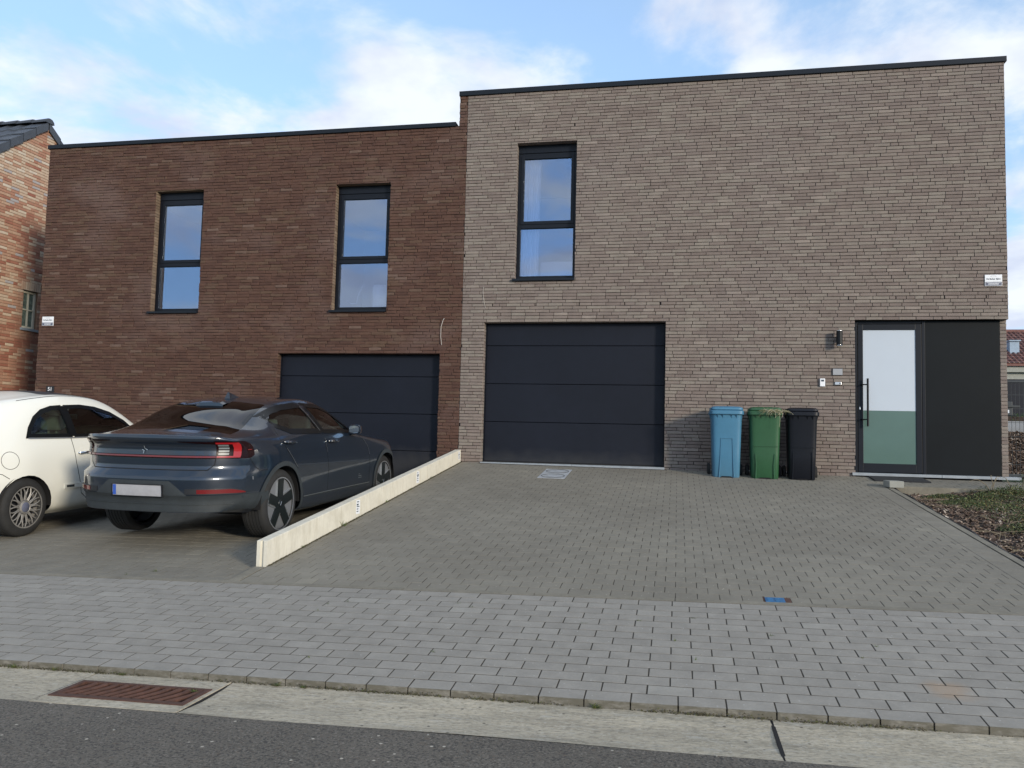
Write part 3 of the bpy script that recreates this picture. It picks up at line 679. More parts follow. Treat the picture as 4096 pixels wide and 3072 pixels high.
b = MB(); b.bbox(XS-.145, XR+.03, -.028, .33, 5.612, 5.692, .006); b.box(XS-.145, XS+.1, .33, 9.9, 5.612, 5.69); b.box(XR-.25, XR+.03, .33, 9.93, 5.612, 5.69); build(b, 'roof_coping', 'coping', HR)
window(HR, *w3)
garage(HR, gR[0], gR[1], -.380, 1.85, [1.49, .875, .264])
b = MB(); b.bbox(-3.062, -1.60, -.03, .16, -.425, -.383, .004); b.bbox(-1.596, -.183, -.03, .16, -.43, -.383, .004); build(b, 'garage_threshold', 'bluestone', HR)
# front door
fd = MB(); yd = .10
fd.bbox(2.545, 2.590, yd, yd+.08, -.37, 1.852, .003); fd.bbox(3.470, 3.512, yd-.01, yd+.08, -.37, 1.852, .003); fd.bbox(2.59, 3.47, yd, yd+.08, 1.812, 1.852, .003)
door = build(fd, 'front_door', 'frame', HR)
fd = MB(); a0, a1, c0, c1 = 2.596, 3.464, -.362, 1.806; s = .075; yl = yd-.008
gx0, gx1, gz0, gz1 = 2.668, 3.385, -.234, 1.72
fd.bbox(a0, gx0, yl, yl+.06, c0, c1, .004); fd.bbox(gx1, a1, yl, yl+.06, c0, c1, .004); fd.bbox(gx0, gx1, yl, yl+.06, c0, gz0, .004); fd.bbox(gx0, gx1, yl, yl+.06, gz1, c1, .004)
build(fd, 'door_leaf', 'frame', door)
fd = MB(); fd.box(gx0-.003, gx1+.003, yl+.012, yl+.03, .535, gz1+.003); build(fd, 'pane', 'frost_up', door)
fd = MB(); fd.box(gx0-.003, gx1+.003, yl+.012, yl+.03, gz0-.003, .5345); build(fd, 'pane', 'frost_low', door)
fd = MB(); fd.tube([(2.715, yl-.07, .30), (2.715, yl-.07, 1.0)], .015, 10)
for z in (.40, .91): fd.tube([(2.63, yl+.005, z), (2.65, yl-.05, z), (2.715, yl-.07, z)], .009, 8)
build(fd, 'handle', 'lampblack', door)
fd = MB(); fd.bbox(2.612, 2.628, yl-.008, yl+.003, .545, .585, .003); build(fd, 'lock', 'metal', door)
fd = MB(); fd.bbox(3.514, 4.498, yd-.004, yd+.03, -.37, 1.850, .003); build(fd, 'cladding_panel', 'blackpanel', HR)
b = MB(); b.box(2.52, 4.52, yd+.05, yd+.2, -.5, 1.9); build(b, 'porch_backing', 'gap', HR)
ds = MB(); ds.bbox(2.49, 3.68, -.035, .17, -.412, -.372, .004); ds.bbox(3.684, 4.70, -.035, .17, -.412, -.372, .004); build(ds, 'door_threshold', 'bluestone', HR)

# --- left house, red-brown brick
HL = empty('brick_house', (-7.4, 5, -.9), 'lower flat-roofed house of dark red brick numbered 51, left of the taller one', 'house', 'flat-roofed houses sharing a wall')
gL = (-6.641, -3.787, -.95, 1.342); w1 = (-9.122, -8.181, 2.051, 4.231); w2 = (-5.70, -4.727, 2.047, 4.216); XL = -11.37
opsL = [gL, w1, w2]
wL = weeps([(-6.2, 1.62), (-5.42, 1.62), (-4.62, 1.62), (-3.95, 1.62), (-8.98, 4.45), (-8.42, 4.45), (-5.66, 4.45), (-4.93, 4.45)], -.888, P)
rects = wild_bond(XL, XS-.003, -.888, 5.11, P, .222, .004)+[q for q in wild_bond(-3.568, XS-.003, -.888+118*P, 5.612, P, .14, .004)]
rects = cut_rects(cut_rects(rects, opsL), wL)
lay(HL, rects, fm(), 'brick_red', 'brick', 'brickwork', -.013, 0.0, .222, depthj=.005, jit=.004, bev=.005)
b = MB()
wall_backing(XL, XS, -1.2, 5.12, opsL, lambda a, c, d_, e: b.box(a, c, .0105, .20, d_, e))
b.box(-3.565, XS, .0105, 9.9, 5.12, 5.615)
for q in ((XL, XS-.01, 9.6, 9.9, -1.2, 5.12), (XL, XL+.2, .2, 9.6, -1.2, 5.12), (XL+.2, XS-.01, .2, 9.6, 4.8, 5.0)): b.box(*q)
build(b, 'wall', 'mortar_red', HL)
reveal(HL, gL[0], gL[1], gL[2], gL[3], .15, P, 'brick_red', -.888)
MT['brick_reveal_lit'] = mat('sunlit_reveal_brick', (0, 0, 0), .9, rnd=[(0, (.13, .09, .06)), (1, (.20, .145, .10))], noise=.15)  # red brick lightened to tan: sunlight on the reveals painted in
for wv in (w1, w2): reveal(HL, *wv, .13, P, 'brick_reveal_lit', -.888); window(HL, *wv)
garage(HL, gL[0], gL[1], -.87, 1.342, [.974, .36, -.244])
b = MB(); b.bbox(-6.65, -3.78, -.03, .16, -.90, -.872, .004); build(b, 'garage_threshold', 'bluestone', HL)
b = MB(); b.bbox(XL-.03, -3.62, -.028, .33, 5.108, 5.180, .006); b.box(XL-.03, XL+.25, .33, 9.93, 5.108, 5.178); build(b, 'roof_coping', 'coping', HL)

# --- gabled neighbour, orange brick
HN = empty('gabled_house', (-18, 2.6, -1.3), 'orange brick house with a black tiled gable roof at the far left', 'house')
NX, RY, RZ, TP = -13.8, 2.55, 6.66, .78
def rake(Y): return RZ-TP*abs(Y-RY)
wn = (2.20, 2.60, 2.12, 2.94)
mpn = lambda u, v, w: (NX+w, u, v)
rects = []; k = 0; v = -1.5
while v < RZ:
    u = -1.6-(k % 2)*.11
    while u < 6.7:
        ln = .22 if random.random() > .12 else .11
        a, c = max(u, -1.6), min(u+ln-.009, 6.7)
        lim = lambda y: rake(y)
        if lim(a) < v+.045:
            if lim(c) > v+.045: a = RY-(RZ-v-.05)/TP
        if lim(c) < v+.045: c = RY+(RZ-v-.05)/TP if c > RY else c
        if c-a > .03 and lim(a) > v+.03 and lim(c) > v+.03: rects.append((a, c, v, v+.0535))
        u += ln
    v += .0625; k += 1
rects = cut_rects(rects, [wn, (2.13, 2.67, 2.94, 3.13)])
lay(HN, rects, mpn, 'brick_orange', 'brick', 'brickwork', -.012, 0, .22, depthj=.0015, jit=.002, bev=.004, rfun=lambda q: .99 if random.random() < .03 else min(.95, max(0, random.gauss(.34+.055*(q[2]-2)+.13*math.sin(q[2]*2.4+q[0]*.6), .24))))
for i in range(9):
    b = MB(); add_piece(b, 2.135+i*.0595, 2.135+i*.0595+.050, 2.945, 3.125, -.012, .002, mpn, random.uniform(.45, .8), .0015, .004); build(b, 'soldier_brick', 'brick_orange', HN)
b = MB()
wall_backing(-1.6, 6.7, -1.5, 3.42, [wn], lambda a, c, d_, e: b.box(NX-.25, NX-.008, a, c, d_, e))
b.poly([(NX-.25, -1.6, 3.42), (NX-.25, 6.7, 3.42), (NX-.25, RY, RZ)], (.242, 0, 0))
b.box(-22.5, NX-.25, -1.6, -1.35, -1.5, 3.42); b.box(-22.5, NX-.25, 6.45, 6.7, -1.5, 3.42); b.box(-22.7, -22.5, -1.6, 6.7, -1.5, 3.42)
build(b, 'wall', 'mortar_orange', HN, fixn=True)
b = MB(); y0, y1, z0, z1 = wn; xf = NX-.06
b.box(xf-.05, xf, y0, y0+.05, z0, z1); b.box(xf-.05, xf, y1-.05, y1, z0, z1); b.box(xf-.05, xf, y0+.05, y1-.05, z0, z0+.05); b.box(xf-.05, xf, y0+.05, y1-.05, z1-.05, z1)
b.box(xf-.04, xf+.004, (y0+y1)/2-.013, (y0+y1)/2+.013, z0+.05, z1-.05); b.box(xf-.04, xf+.0045, y0+.05, y1-.05, (z0+z1)/2-.013, (z0+z1)/2+.013)
wno = build(b, 'window', 'cream', HN)
MT['pattern_glass'] = mat('patterned_glass', (.12, .16, .14), .2, noise=.6, nscale=14, coat=.5)
for (a, c) in ((y0+.05, (y0+y1)/2-.013), ((y0+y1)/2+.013, y1-.05)):
    for (d_, e) in ((z0+.05, (z0+z1)/2-.013), ((z0+z1)/2+.013, z1-.05)):
        b = MB(); b.box(xf-.03, xf-.024, a, c, d_, e); build(b, 'pane', 'pattern_glass', wno)
b = MB(); b.box(NX-.2, NX+.03, y0-.04, y1+.04, z0-.05, z0); build(b, 'sill', 'bluestone', wno)
# roof
sl_ = math.sqrt(1+TP*TP); b = MB()
b.poly([(NX+.02, -2.0, rake(-2.0)+.02), (NX+.02, RY, RZ+.02), (NX+.02, 7.1, rake(7.1)+.02), (NX+.02, 7.1, rake(7.1)+.06), (NX+.02, RY, RZ+.07), (NX+.02, -2.0, rake(-2.0)+.06)], (-8.9, 0, 0)); roof = build(b, 'roof', 'tile_dark', HN, fixn=True)
b = MB()
for sgn in (-1, 1):
    for i in range(14):
        d0, d1 = i*.33, i*.33+.37
        for j in range(26):
            xa = NX-.24-j*.33; ya, yb = RY+sgn*d0, RY+sgn*d1; h = .10
            za, zc_ = RZ-TP*d0+h-.01, RZ-TP*d1+h+.025
            pr = [(0, 0), (.08, .022), (.165, .0), (.25, -.012), (.335, .0)]
            vs = [(xa-p, ya, za+q) for p, q in pr]+[(xa-p, yb, zc_+q) for p, q in pr]+[(xa-p, yb, zc_+q-.03) for p, q in pr]
            fs = [(k, k+1, k+6, k+5) for k in range(4)]+[(5+k, 6+k, 11+k, 10+k) for k in range(4)]
            b.add(vs, fs)
tag(build(b, 'roof_tiles', 'tile_dark', roof), kind='stuff')
for sgn in (-1, 1):
    for i in range(14):
        d0, d1 = i*.33+.02, i*.33+.36; b = MB(); ya, yb = RY+sgn*d0, RY+sgn*d1; lift = .03
        A = [(NX+.05, ya, RZ-TP*d0+.11), (NX+.05, yb, RZ-TP*d1+.11+lift), (NX-.24, yb, RZ-TP*d1+.11+lift), (NX-.24, ya, RZ-TP*d0+.11)]
        b.hexa([(x, y, z-.02) for x, y, z in A]+A)
        Bq = [(NX+.05, ya, RZ-TP*d0+.11), (NX+.05, yb, RZ-TP*d1+.11+lift)]
        b.hexa([(NX+.03, ya, Bq[0][2]-.18), (NX+.052, ya, Bq[0][2]-.18), (NX+.052, yb, Bq[1][2]-.18), (NX+.03, yb, Bq[1][2]-.18), (NX+.03, ya, Bq[0][2]), (NX+.052, ya, Bq[0][2]+.001), (NX+.052, yb, Bq[1][2]+.001), (NX+.03, yb, Bq[1][2])])
        build(b, 'verge_tile', 'tile_dark', roof, fixn=True)
for j in range(22):
    x1 = NX+.07-j*.40; b = MB(); vs = []; fs = []
    for k in range(7):
        a = math.pi*k/6; vs += [(x1, RY-.13*math.cos(a), RZ+.08+.11*math.sin(a)), (x1-.42, RY-.115*math.cos(a), RZ+.075+.09*math.sin(a))]
    for k in range(6): fs.append((2*k, 2*k+2, 2*k+3, 2*k+1))
    fs.append(tuple(2*k for k in range(7))[::-1]); b.add(vs, fs, smooth=False); build(b, 'ridge_tile', 'tile_dark', roof)
# ------------------------------------------------------------------ small things on the facades
def text_mesh(body, size, m, parent, M4, name, xs=1.0, bold=0.0):
    cu = bpy.data.curves.new('t', 'FONT'); cu.body = body; cu.size = size; cu.extrude = .0006; cu.align_x = 'CENTER'; cu.align_y = 'CENTER'; cu.offset = bold
    to = bpy.data.objects.new('t', cu); me = bpy.data.meshes.new_from_object(to); bpy.data.objects.remove(to); bpy.data.curves.remove(cu)
    me.transform(M4 @ Matrix.Diagonal((xs, 1, 1, 1)))
    return build(None, name, m, parent, me=me)
def facing(x, y, z): return Matrix.Translation((x, y, z)) @ Matrix.Rotation(R_(90), 4, 'X')
def sign(x0, x1, z0, z1, label, nm):
    s = empty('builder_sign', ((x0+x1)/2, -.01, z0), label, 'sign', 'small builder signs at the outer corners')
    xc = (x0+x1)/2; h = z1-z0
    b = MB(); b.bbox(x0, x1, -.014, -.004, z0, z1, .002); bd = build(b, 'board', 'white', s)
    b = MB(); b.box(x0+.006, x1-.006, -.0155, -.0145, z0+.006, z0+h*.36); build(b, 'dark_band', 'signband', s)
    b = MB(); b.box(x0+.02, x1-.02, -.0165, -.016, z0+h*.30, z0+h*.325); b.box(x0+.02, x1-.02, -.0162, -.0152, z0+h*.42, z0+h*.43); tag(build(b, 'thin_lines', 'white', s), kind='stuff')
    text_mesh('De Backer Björn', .034, 'ink', s, facing(xc, -.0146, z0+h*.62), 'lettering', .80, .0008)
    text_mesh('0470/204067', .026, 'white', s, facing(xc, -.0162, z0+h*.17), 'phone_number', 1.0, .0008)
    b = MB(); pts = [(xc+.036*math.cos(a*math.pi/10), -.0148, z0+h*.86+.010*math.sin(a*math.pi/10)) for a in range(21)]; b.tube(pts, .0012, 4, cap=False); build(b, 'oval_logo', 'grey_print', s)
sign(4.281, 4.505, 2.332, 2.495, 'builder sign at the right corner of the grey-brown house, above the door panel', 0)
sign(-11.295, -11.060, 1.831, 1.997, 'white and dark builder sign at the left corner of the dark red house', 1)
s = empty('house_number_plate', (-11.04, -.01, .63), 'small black plate with white number 51 on the dark red wall', 'house number')
b = MB(); b.bbox(-11.12, -10.958, -.016, -.004, .628, .736, .003); build(b, 'plate', 'plastic_black', s)
text_mesh('51', .095, 'white', s, facing(-11.04, -.017, .682), 'number', 1, .001)
s = empty('name_plate', (2.295, -.01, 1.036), 'blank grey plate on the bricks below the wall lamp', 'plaque')
b = MB(); b.bbox(2.222, 2.368, -.018, -.004, 1.037, 1.141, .006); build(b, 'plate', 'plastic_black', s)
b = MB(); b.bbox(2.229, 2.361, -.021, -.0185, 1.044, 1.134, .001); build(b, 'face', 'grey_print', s)
s = empty('intercom', (2.084, -.01, .872), 'silver intercom box with a small dark screen beside the door', 'intercom')
b = MB(); b.bbox(2.048, 2.120, -.030, -.002, .872, .989, .006); build(b, 'case', 'white', s)
b = MB(); b.bbox(2.064, 2.104, -.0325, -.0295, .945, .972, .001); build(b, 'screen', 'ink', s)
s = empty('doorbell', (2.3, -.01, .896), 'low silver doorbell with a dark button under the grey plate', 'doorbell')
b = MB(); b.bbox(2.255, 2.347, -.022, -.002, .897, .940, .005); build(b, 'case', 'metal', s)
b = MB(); b.bbox(2.318, 2.339, -.025, -.0215, .908, .929, .002); build(b, 'button', 'ink', s)
s = empty('wall_lamp', (2.30, -.08, 1.47), 'black cylindrical up and down lamp on the brick wall left of the door', 'wall lamp')
b = MB(); b.lathe([(0, 0), (.040, 0), (.043, .004), (.043, .219), (.040, .223), (.034, .223), (.033, .20), (0, .20)], 'z', (2.305, -.105, 1.463), 24); build(b, 'lamp_body', 'lampblack', s, autos=True)
b = MB()
for z in (1.463, 1.680): b.lathe([(.0435, 0), (.0450, .002), (.0450, .006), (.0435, .008)], 'z', (2.305, -.105, z), 24)
tag(build(b, 'rim_rings', 'chrome', s), kind='stuff')
b = MB(); b.bbox(2.285, 2.325, -.07, -.002, 1.535, 1.615, .004); build(b, 'bracket', 'lampblack', s)
b = MB(); b.tube([(-3.082, -.002, 2.43), (-3.085, -.02, 2.36), (-3.075, -.022, 2.25), (-3.058, -.02, 2.16), (-3.040, -.01, 2.088)], .0022, 6); tag(build(b, 'cable', 'cable'), 'thin pale cable stub hanging from the grey-brown bricks under the tall window', 'cable')
b = MB(); b.tube([(-3.725, -.002, 1.92), (-3.735, -.03, 1.89), (-3.765, -.035, 1.78), (-3.768, -.03, 1.62), (-3.751, -.02, 1.483)], .0038, 6); tag(build(b, 'cable', 'cable'), 'white cable hanging from the dark red bricks above the left garage', 'cable')

# behind the windows
def curtain(x0, x1, y, z0, z1, folds, label):
    b = MB(); n = folds*8; vs = []; fs = []
    for i in range(n+1):
        t = i/n; x = x0+(x1-x0)*t; yy = y+.035*math.sin(t*folds*2*math.pi)
        for z in (z0, z1): vs.append((x+(.02*t if z == z1 else 0), yy, z))
    for i in range(n): fs.append((2*i, 2*i+2, 2*i+3, 2*i+1))
    b.add(vs, fs, smooth=True); tag(build(b, 'curtain', 'curtain'), label, 'curtain')
curtain(-2.56, -2.25, .30, 2.4, 4.62, 4, 'white pleated curtain at the left inside the window of the grey-brown house')
b = MB(); b.bbox(-2.25, -1.3, .50, .9, 2.3, 2.93, .01); c_ = build(b, 'oblong', 'curtain'); tag(c_, 'low white cabinet seen through the lower pane beside the curtain', 'oblong')  # plain pale oblong set behind the lower pane
b = MB(); b.lathe([(0, 0), (.12, 0), (.13, .02), (.13, .42), (.12, .46), (.05, .48), (0, .48)], 'z', (-5.03, .48, 2.1), 24); tag(build(b, 'water_tank', 'curtain'), 'white round water tank behind the lower pane of the window above the left garage', 'tank')
b = MB(); b.tube([(-5.60, .42, 2.30), (-5.52, .40, 2.25), (-5.42, .40, 2.25), (-5.40, .40, 2.38), (-5.30, .4, 2.58)], .008, 6); tag(build(b, 'cord', 'white'), 'white cord hanging inside the window above the left garage', 'cord')

# doormat, concrete block
b = MB(); b.hexa([(x, y, z_right(x, y)+h) for h in (.004, .022) for x, y in ((2.70, -.46), (3.42, -.46), (3.42, -.06), (2.70, -.06))]); tag(build(b, 'doormat', 'mat'), 'black doormat lying in front of the door threshold', 'doormat')
b = MB(); zb0 = z_right(2.95, -1.0)
b.bbox(-.09, .09, -.13, .13, 0, .085, .006); me = b.mesh('concrete_block'); me.transform(Matrix.Translation((2.80, -1.02, zb0+.005)) @ Matrix.Rotation(R_(4), 4, 'Z'))
tag(build(None, 'concrete_block', 'block', me=me), 'loose grey concrete block at the corner of the planting bed', 'block')

# ------------------------------------------------------------------ wheelie bins
def bin_(x0, x1, yf, m, label, style):
    W = x1-x0; xc = (x0+x1)/2; D = .53; yc = yf+D/2; z0 = z_right(xc, yf)+.002
    t = empty('wheelie_bin', (xc, yc, z0), label, 'bin', 'wheelie bins in a row against the brick wall')
    def ring(w, d, z, dy=0, n=40, p=7.0):
        o = []
        for k in range(n):
            a = 2*math.pi*k/n; c, s_ = math.cos(a), math.sin(a)
            o.append((w/2*math.copysign(abs(c)**(2/p), c), dy+d/2*math.copysign(abs(s_)**(2/p), s_), z))
        return o
    def loft(b, rings, cap=True, smooth=True):
        n = len(rings[0]); fs = []
        for i in range(len(rings)-1):
            for k in range(n): fs.append((i*n+k, i*n+(k+1) % n, (i+1)*n+(k+1) % n, (i+1)*n+k))
        vs = [v for q in rings for v in q]; b.add(vs, fs, smooth=smooth)
        if cap: b.add(rings[0], [tuple(range(n-1, -1, -1))]); b.add(rings[-1], [tuple(range(n))])
    bw, bt = W*.78, W*.89
    b = MB(); loft(b, [ring(bw*.95, .36, 0, .015), ring(bw, .38, .025, .01), ring(bw+(bt-bw)*.35, .41, .35, .003), ring(bt, .46, .90, 0), ring(bt+.01, .465, .915, 0)])
    body = build(b, 'body', m, t, local=True, autos=True)
    yfz = lambda z: -(.19+.04*z/.9)-.0                       # front surface
    b = MB(); loft(b, [ring(W-.005, .51, .905), ring(W, .52, .912), ring(W, .52, .955), ring(W-.012, .505, .962)]); build(b, 'rim', m, t, local=True, autos=True)
    b = MB(); loft(b, [ring(W-.028, .50, .966, .005), ring(W-.022, .515, .975, .005), ring(W-.026, .51, 1.000, .01), ring(W-.09, .46, 1.018, .02), ring(W-.2, .33, 1.024, .03)]); lid = build(b, 'lid', m, t, local=True, autos=True)
    b = MB()
    for sx in (-1, 1): b.bbox(sx*W*.24-.035, sx*W*.24+.035, .16, .30, .985, 1.032, .008)
    tag(build(b, 'hinge_lugs', m, lid, local=True), kind='stuff')
    b = MB(); b.tube([(-W*.40, .27, .985), (-W*.40, .30, .99), (W*.40, .30, .99), (W*.40, .27, .985)], .014, 8); build(b, 'handle', m, t, local=True)
    for sx in (-1, 1):
        b = MB(); b.lathe([(0, -.022), (.085, -.022), (.10, -.016), (.10, .016), (.085, .022), (0, .022)], 'x', (sx*(W/2-.012), .20, .10), 24); wh = build(b, 'wheel', 'rubber', t, local=True, autos=True)
    b = MB(); b.tube([(-W/2+.03, .20, .10), (W/2-.03, .20, .10)], .012, 8); build(b, 'axle', 'metal', t, local=True)
    # side webs under the rim
    b = MB()
    for sx in (-1, 1):
        for yy in (-.14, .0, .14): b.poly([(sx*bt/2-.002*sx, yy, .90), (sx*(W/2-.012), yy, .905), (sx*bt/2-.004*sx, yy, .83)], (0, .006, 0))
    for xx in (-.13, -.06, .06, .13): b.poly([(xx, -.228, .90), (xx, -.255, .905), (xx, -.226, .85)], (.005, 0, 0))
    tag(build(b, 'rim_webs', m, t, local=True, fixn=True), kind='stuff')
    # embossed front ribs
    def rib(pts, wd, nm='front_rib'):
        b = MB(); vs = []; fs = []
        for i, (x, z) in enumerate(pts):
            d = Vector((pts[min(i+1, len(pts)-1)][0]-pts[max(i-1, 0)][0], pts[min(i+1, len(pts)-1)][1]-pts[max(i-1, 0)][1])).normalized(); nx, nz = -d.y, d.x
            for s_, h in ((-1, -.012), (-.6, .007), (.6, .007), (1, -.012)):
                zz = z+nz*s_*wd/2; vs.append((x+nx*s_*wd/2, -(.19+.04*max(zz, 0)/.9)+.0015-h-.0, zz))
        for i in range(len(pts)-1):
            for j in range(3): q = i*4+j; fs.append((q, q+1, q+5, q+4))
        b.add(vs, fs); build(b, nm, m, body, local=True, fixn=True)
    if style == 0: rib([(-.10, .01), (-.085, .30), (-.078, .565), (.078, .565), (.09, .3), (.105, .01)], .018)
    elif style == 1:
        for s_ in (-1, 1): rib([(s_*.125, .01), (s_*.118, .2), (s_*.13, .36)], .026); 
        rib([(-.16, .465), (.17, .465)], .008)
    else:
        for s_ in (-1, 1): rib([(s_*.13, .02), (s_*.122, .4)], .016)
        rib([(-.15, .46), (.15, .462)], .006)
    b = MB(); b.poly([(-.10, -.196, .0), (-.06, -.2, .028), (.06, -.2, .028), (.10, -.196, .0)], (0, .02, 0)); build(b, 'foot_recess', 'gap', body, local=True, fixn=True)
    return t
bin_(.450, .928, -.70, 'bin_blue', 'blue wheelie bin with a closed lid, nearest the garage', 0).rotation_euler.z = R_(1)
bin_(.985, 1.460, -.70, 'bin_green', 'green wheelie bin with dry grass hanging out under its lid', 1).rotation_euler.z = R_(-1.5)
bin_(1.500, 1.950, -.70, 'bin_black', 'black wheelie bin, nearest the door', 2).rotation_euler.z = R_(-2)
random.seed(11); b = MB(); zg = z_right(1.2, -.7)
for i in range(95):
    x = random.gauss(1.335, .075); x = min(max(x, 1.03), 1.49); y = -.70+random.uniform(-.045, .03); z = zg+.965+random.uniform(-.01, .018); L = random.uniform(.04, .13); a = random.gauss(0, 1.0)
    dr = Vector((math.sin(a), -random.uniform(.1, .5), random.uniform(-.5, .25))).normalized(); pts = []
    p = Vector((x, y, z)); 
    for k in range(4): pts.append(p.copy()); p += dr*L/3; dr.z -= random.uniform(.1, .5); dr.normalize()
    b.tube(pts, [.0028, .0024, .0018, .0008], 4, r=random.random(), cap=False)
for x, L in ((1.385, .22), (1.33, .10), (1.42, .09)):
    b.tube([(x, -.745, zg+.965), (x+.01, -.775, zg+.93), (x+.012, -.775, zg+.96-L*.6), (x+.004, -.765, zg+.96-L)], .0024, 4, r=.9)
tag(build(b, 'grass_clippings', 'straw'), 'dry grass clippings sticking out of the green bin', 'grass clippings', kind='stuff')

# ------------------------------------------------------------------ planting bed
random.seed(5)
def z_bed(x, y): return z_right(min(x, 5), y)-.075+.035*math.sin(x*2.3+1)*math.sin(y*1.9)+ .06*max(0, min(1, (x-3.2)/1.5))
bed = sheet('planting_bed', 2.778, 9, -6.65, -.925, z_bed, 'soil', nx=24, ny=24); tag(bed, label='planting bed of dark soil right of the driveway')
def chips(n, x0, x1, y0, y1, zf, smin=.012, smax=.04):
    b = MB()
    for i in range(n):
        x, y = random.uniform(x0, x1), random.uniform(y0, y1); L = random.uniform(smin, smax); Wd = L*random.uniform(.25, .6); a = random.uniform(0, math.pi); tz = random.gauss(0, .45); tx = random.gauss(0, .4)
        Mx = Matrix.Translation((x, y, zf(x, y)+random.uniform(.0, .022))) @ Matrix.Rotation(a, 4, 'Z') @ Matrix.Rotation(tz, 4, 'Y') @ Matrix.Rotation(tx, 4, 'X')
        h = .004; q = [(-L/2, -Wd/2, 0), (L/2, -Wd/2*.6, 0), (L/2, Wd/2, 0), (-L/2, Wd/2*.7, 0)]
        v = [Mx @ Vector(p) for p in q]+[Mx @ Vector((p[0], p[1], h)) for p in q]
        b.add(v, [(4, 5, 6, 7), (0, 1, 5, 4), (1, 2, 6, 5), (2, 3, 7, 6), (3, 0, 4, 7)], random.random())
    return b
tag(build(chips(15000, 2.80, 5.6, -6.3, -.93, z_bed, .018, .06), 'bark_mulch', 'mulch'), 'brown bark chips spread over the planting bed', 'mulch', kind='stuff')
def leafmass(b, n, cen, rad, zf, size=(.012, .035), hz=.10):
    for i in range(n):
        a = random.uniform(0, 6.283); r = rad*random.random()**.6; x = cen[0]+r*math.cos(a); y = cen[1]+r*math.sin(a)*.7
        if x < 2.84 or y > -.9: continue
        h = hz*(1-(r/rad)**2)*random.random(); L = random.uniform(*size); Wd = L*random.uniform(.25, .5)
        Mx = Matrix.Translation((x, y, zf(x, y)+.02+h)) @ Matrix.Rotation(random.uniform(0, 6.28), 4, 'Z') @ Matrix.Rotation(random.gauss(0, .7), 4, 'Y') @ Matrix.Rotation(random.gauss(0, .5), 4, 'X')
        b.add([Mx @ Vector(p) for p in ((-L/2, 0, 0), (-L*.1, -Wd/2, .002), (L/2, 0, 0), (-L*.1, Wd/2, .002))], [(0, 1, 2, 3)], random.random())
b = MB()
for i in range(46):
    cx = random.uniform(3.3, 5.2); cy = random.uniform(-3.6, -1.05)
    if cx-3.0 < (-.9-cy)*.15: continue
    leafmass(b, 260, (cx, cy), random.uniform(.18, .42), z_bed, hz=random.uniform(.03, .10))
for cx, cy, r, h in ((4.45, -1.15, .28, .40), (4.70, -1.25, .32, .45), (3.6, -2.3, .4, .07), (3.9, -3.0, .45, .08), (3.35, -1.9, .3, .06), (4.3, -2.0, .5, .12), (4.2, -3.9, .5, .08), (3.5, -3.4, .3, .05), (4.1, -1.25, .25, .12), (3.75, -1.5, .3, .08), (3.3, -1.3, .25, .05), (4.9, -1.6, .35, .22)): leafmass(b, 1100, (cx, cy), r, z_bed, hz=h)
tag(build(b, 'ground_cover', 'leaf'), 'low green and yellowing ground cover creeping over the bark mulch', 'ground cover', kind='stuff')
b = MB()
for i in range(420):
    x, y = random.uniform(2.95, 5.3), random.uniform(-5.0, -1.0); p = Vector((x, y, z_bed(x, y)+.03)); a = random.uniform(0, 6.28); dr = Vector((math.cos(a), math.sin(a)*.6, random.uniform(-.1, .35))); L = random.uniform(.06, .30); pts = []
    for k in range(5): pts.append(p.copy()); p += dr*L/4; dr.z -= .12*random.random(); dr.x += rj(.25)
    b.tube(pts, [.0030, .0026, .0022, .0016, .0008], 4, r=.5, cap=False)
for s_ in range(10):   # arching stems near the right end
    p = Vector((4.2+rj(.35), -1.15+rj(.1), z_bed(4.3, -1.2)+.05)); pts = []; dr = Vector((rj(.8), rj(.3), 1.0)).normalized()
    for k in range(7): pts.append(p.copy()); p += dr*.07; dr.z -= .25; dr.x += rj(.2)
    b.tube(pts, [.006, .005, .005, .004, .003, .002, .001], 5, cap=False)
tag(build(b, 'dry_stems', 'twig'), 'dry straw-coloured stems scattered over the planting bed', 'stems', kind='stuff')
b = MB(); vs = []; fs = []
for i in range(41):
    y = -6.5+i*.135; y = min(y, -1.1); z = z_right(2.78, y); o = .004*math.sin(i*1.3)+rj(.004)
    vs += [(2.779, y, z-.10), (2.785+o, y, z+.004+o*2), (2.80+o, y, z+.006+o*2), (2.85+o*3, y, z-.035), (2.90+.05*(y > -1.9), y, z-.10)]
for i in range(40):
    for j in range(4): q = i*5+j; fs.append((q, q+5, q+6, q+1))
b.add(vs, fs, smooth=True); tag(build(b, 'ground_membrane', 'membrane'), 'black plastic membrane sticking up along the kerb of the planting bed', 'membrane')

# ------------------------------------------------------------------ weeds
def weed(x, y, z, s_, label, n=26, wallx=0):
    b = MB()
    for i in range(n):
        a = random.uniform(0, 6.28); L = s_*random.uniform(.4, 1); wd = .0022+s_*.05; e = random.uniform(.2, 1.0)
        p = Vector((x+rj(s_*.25), y+rj(s_*.12), z)); dr = Vector((math.cos(a)*.7*(1.5 if not wallx else .5), math.sin(a)*.5, e)).normalized(); sd_ = Vector((-math.sin(a), math.cos(a), 0)); pts = []
        for k in range(4): pts.append(p.copy()); p += dr*L/3; dr.z -= .35; dr.normalize()
        vs = []
        for k, q in enumerate(pts): ww = wd*(1-.3*k); vs += [q-sd_*ww/2, q+sd_*ww/2]
        b.add(vs, [(0, 1, 3, 2), (2, 3, 5, 4), (4, 5, 7, 6)], random.random())
    tag(build(b, 'weed_tuft', 'weed'), label, 'weed', 'weeds growing in the joints')
random.seed(21)
GW = 'small green weed growing between the sidewalk kerb and the gutter'
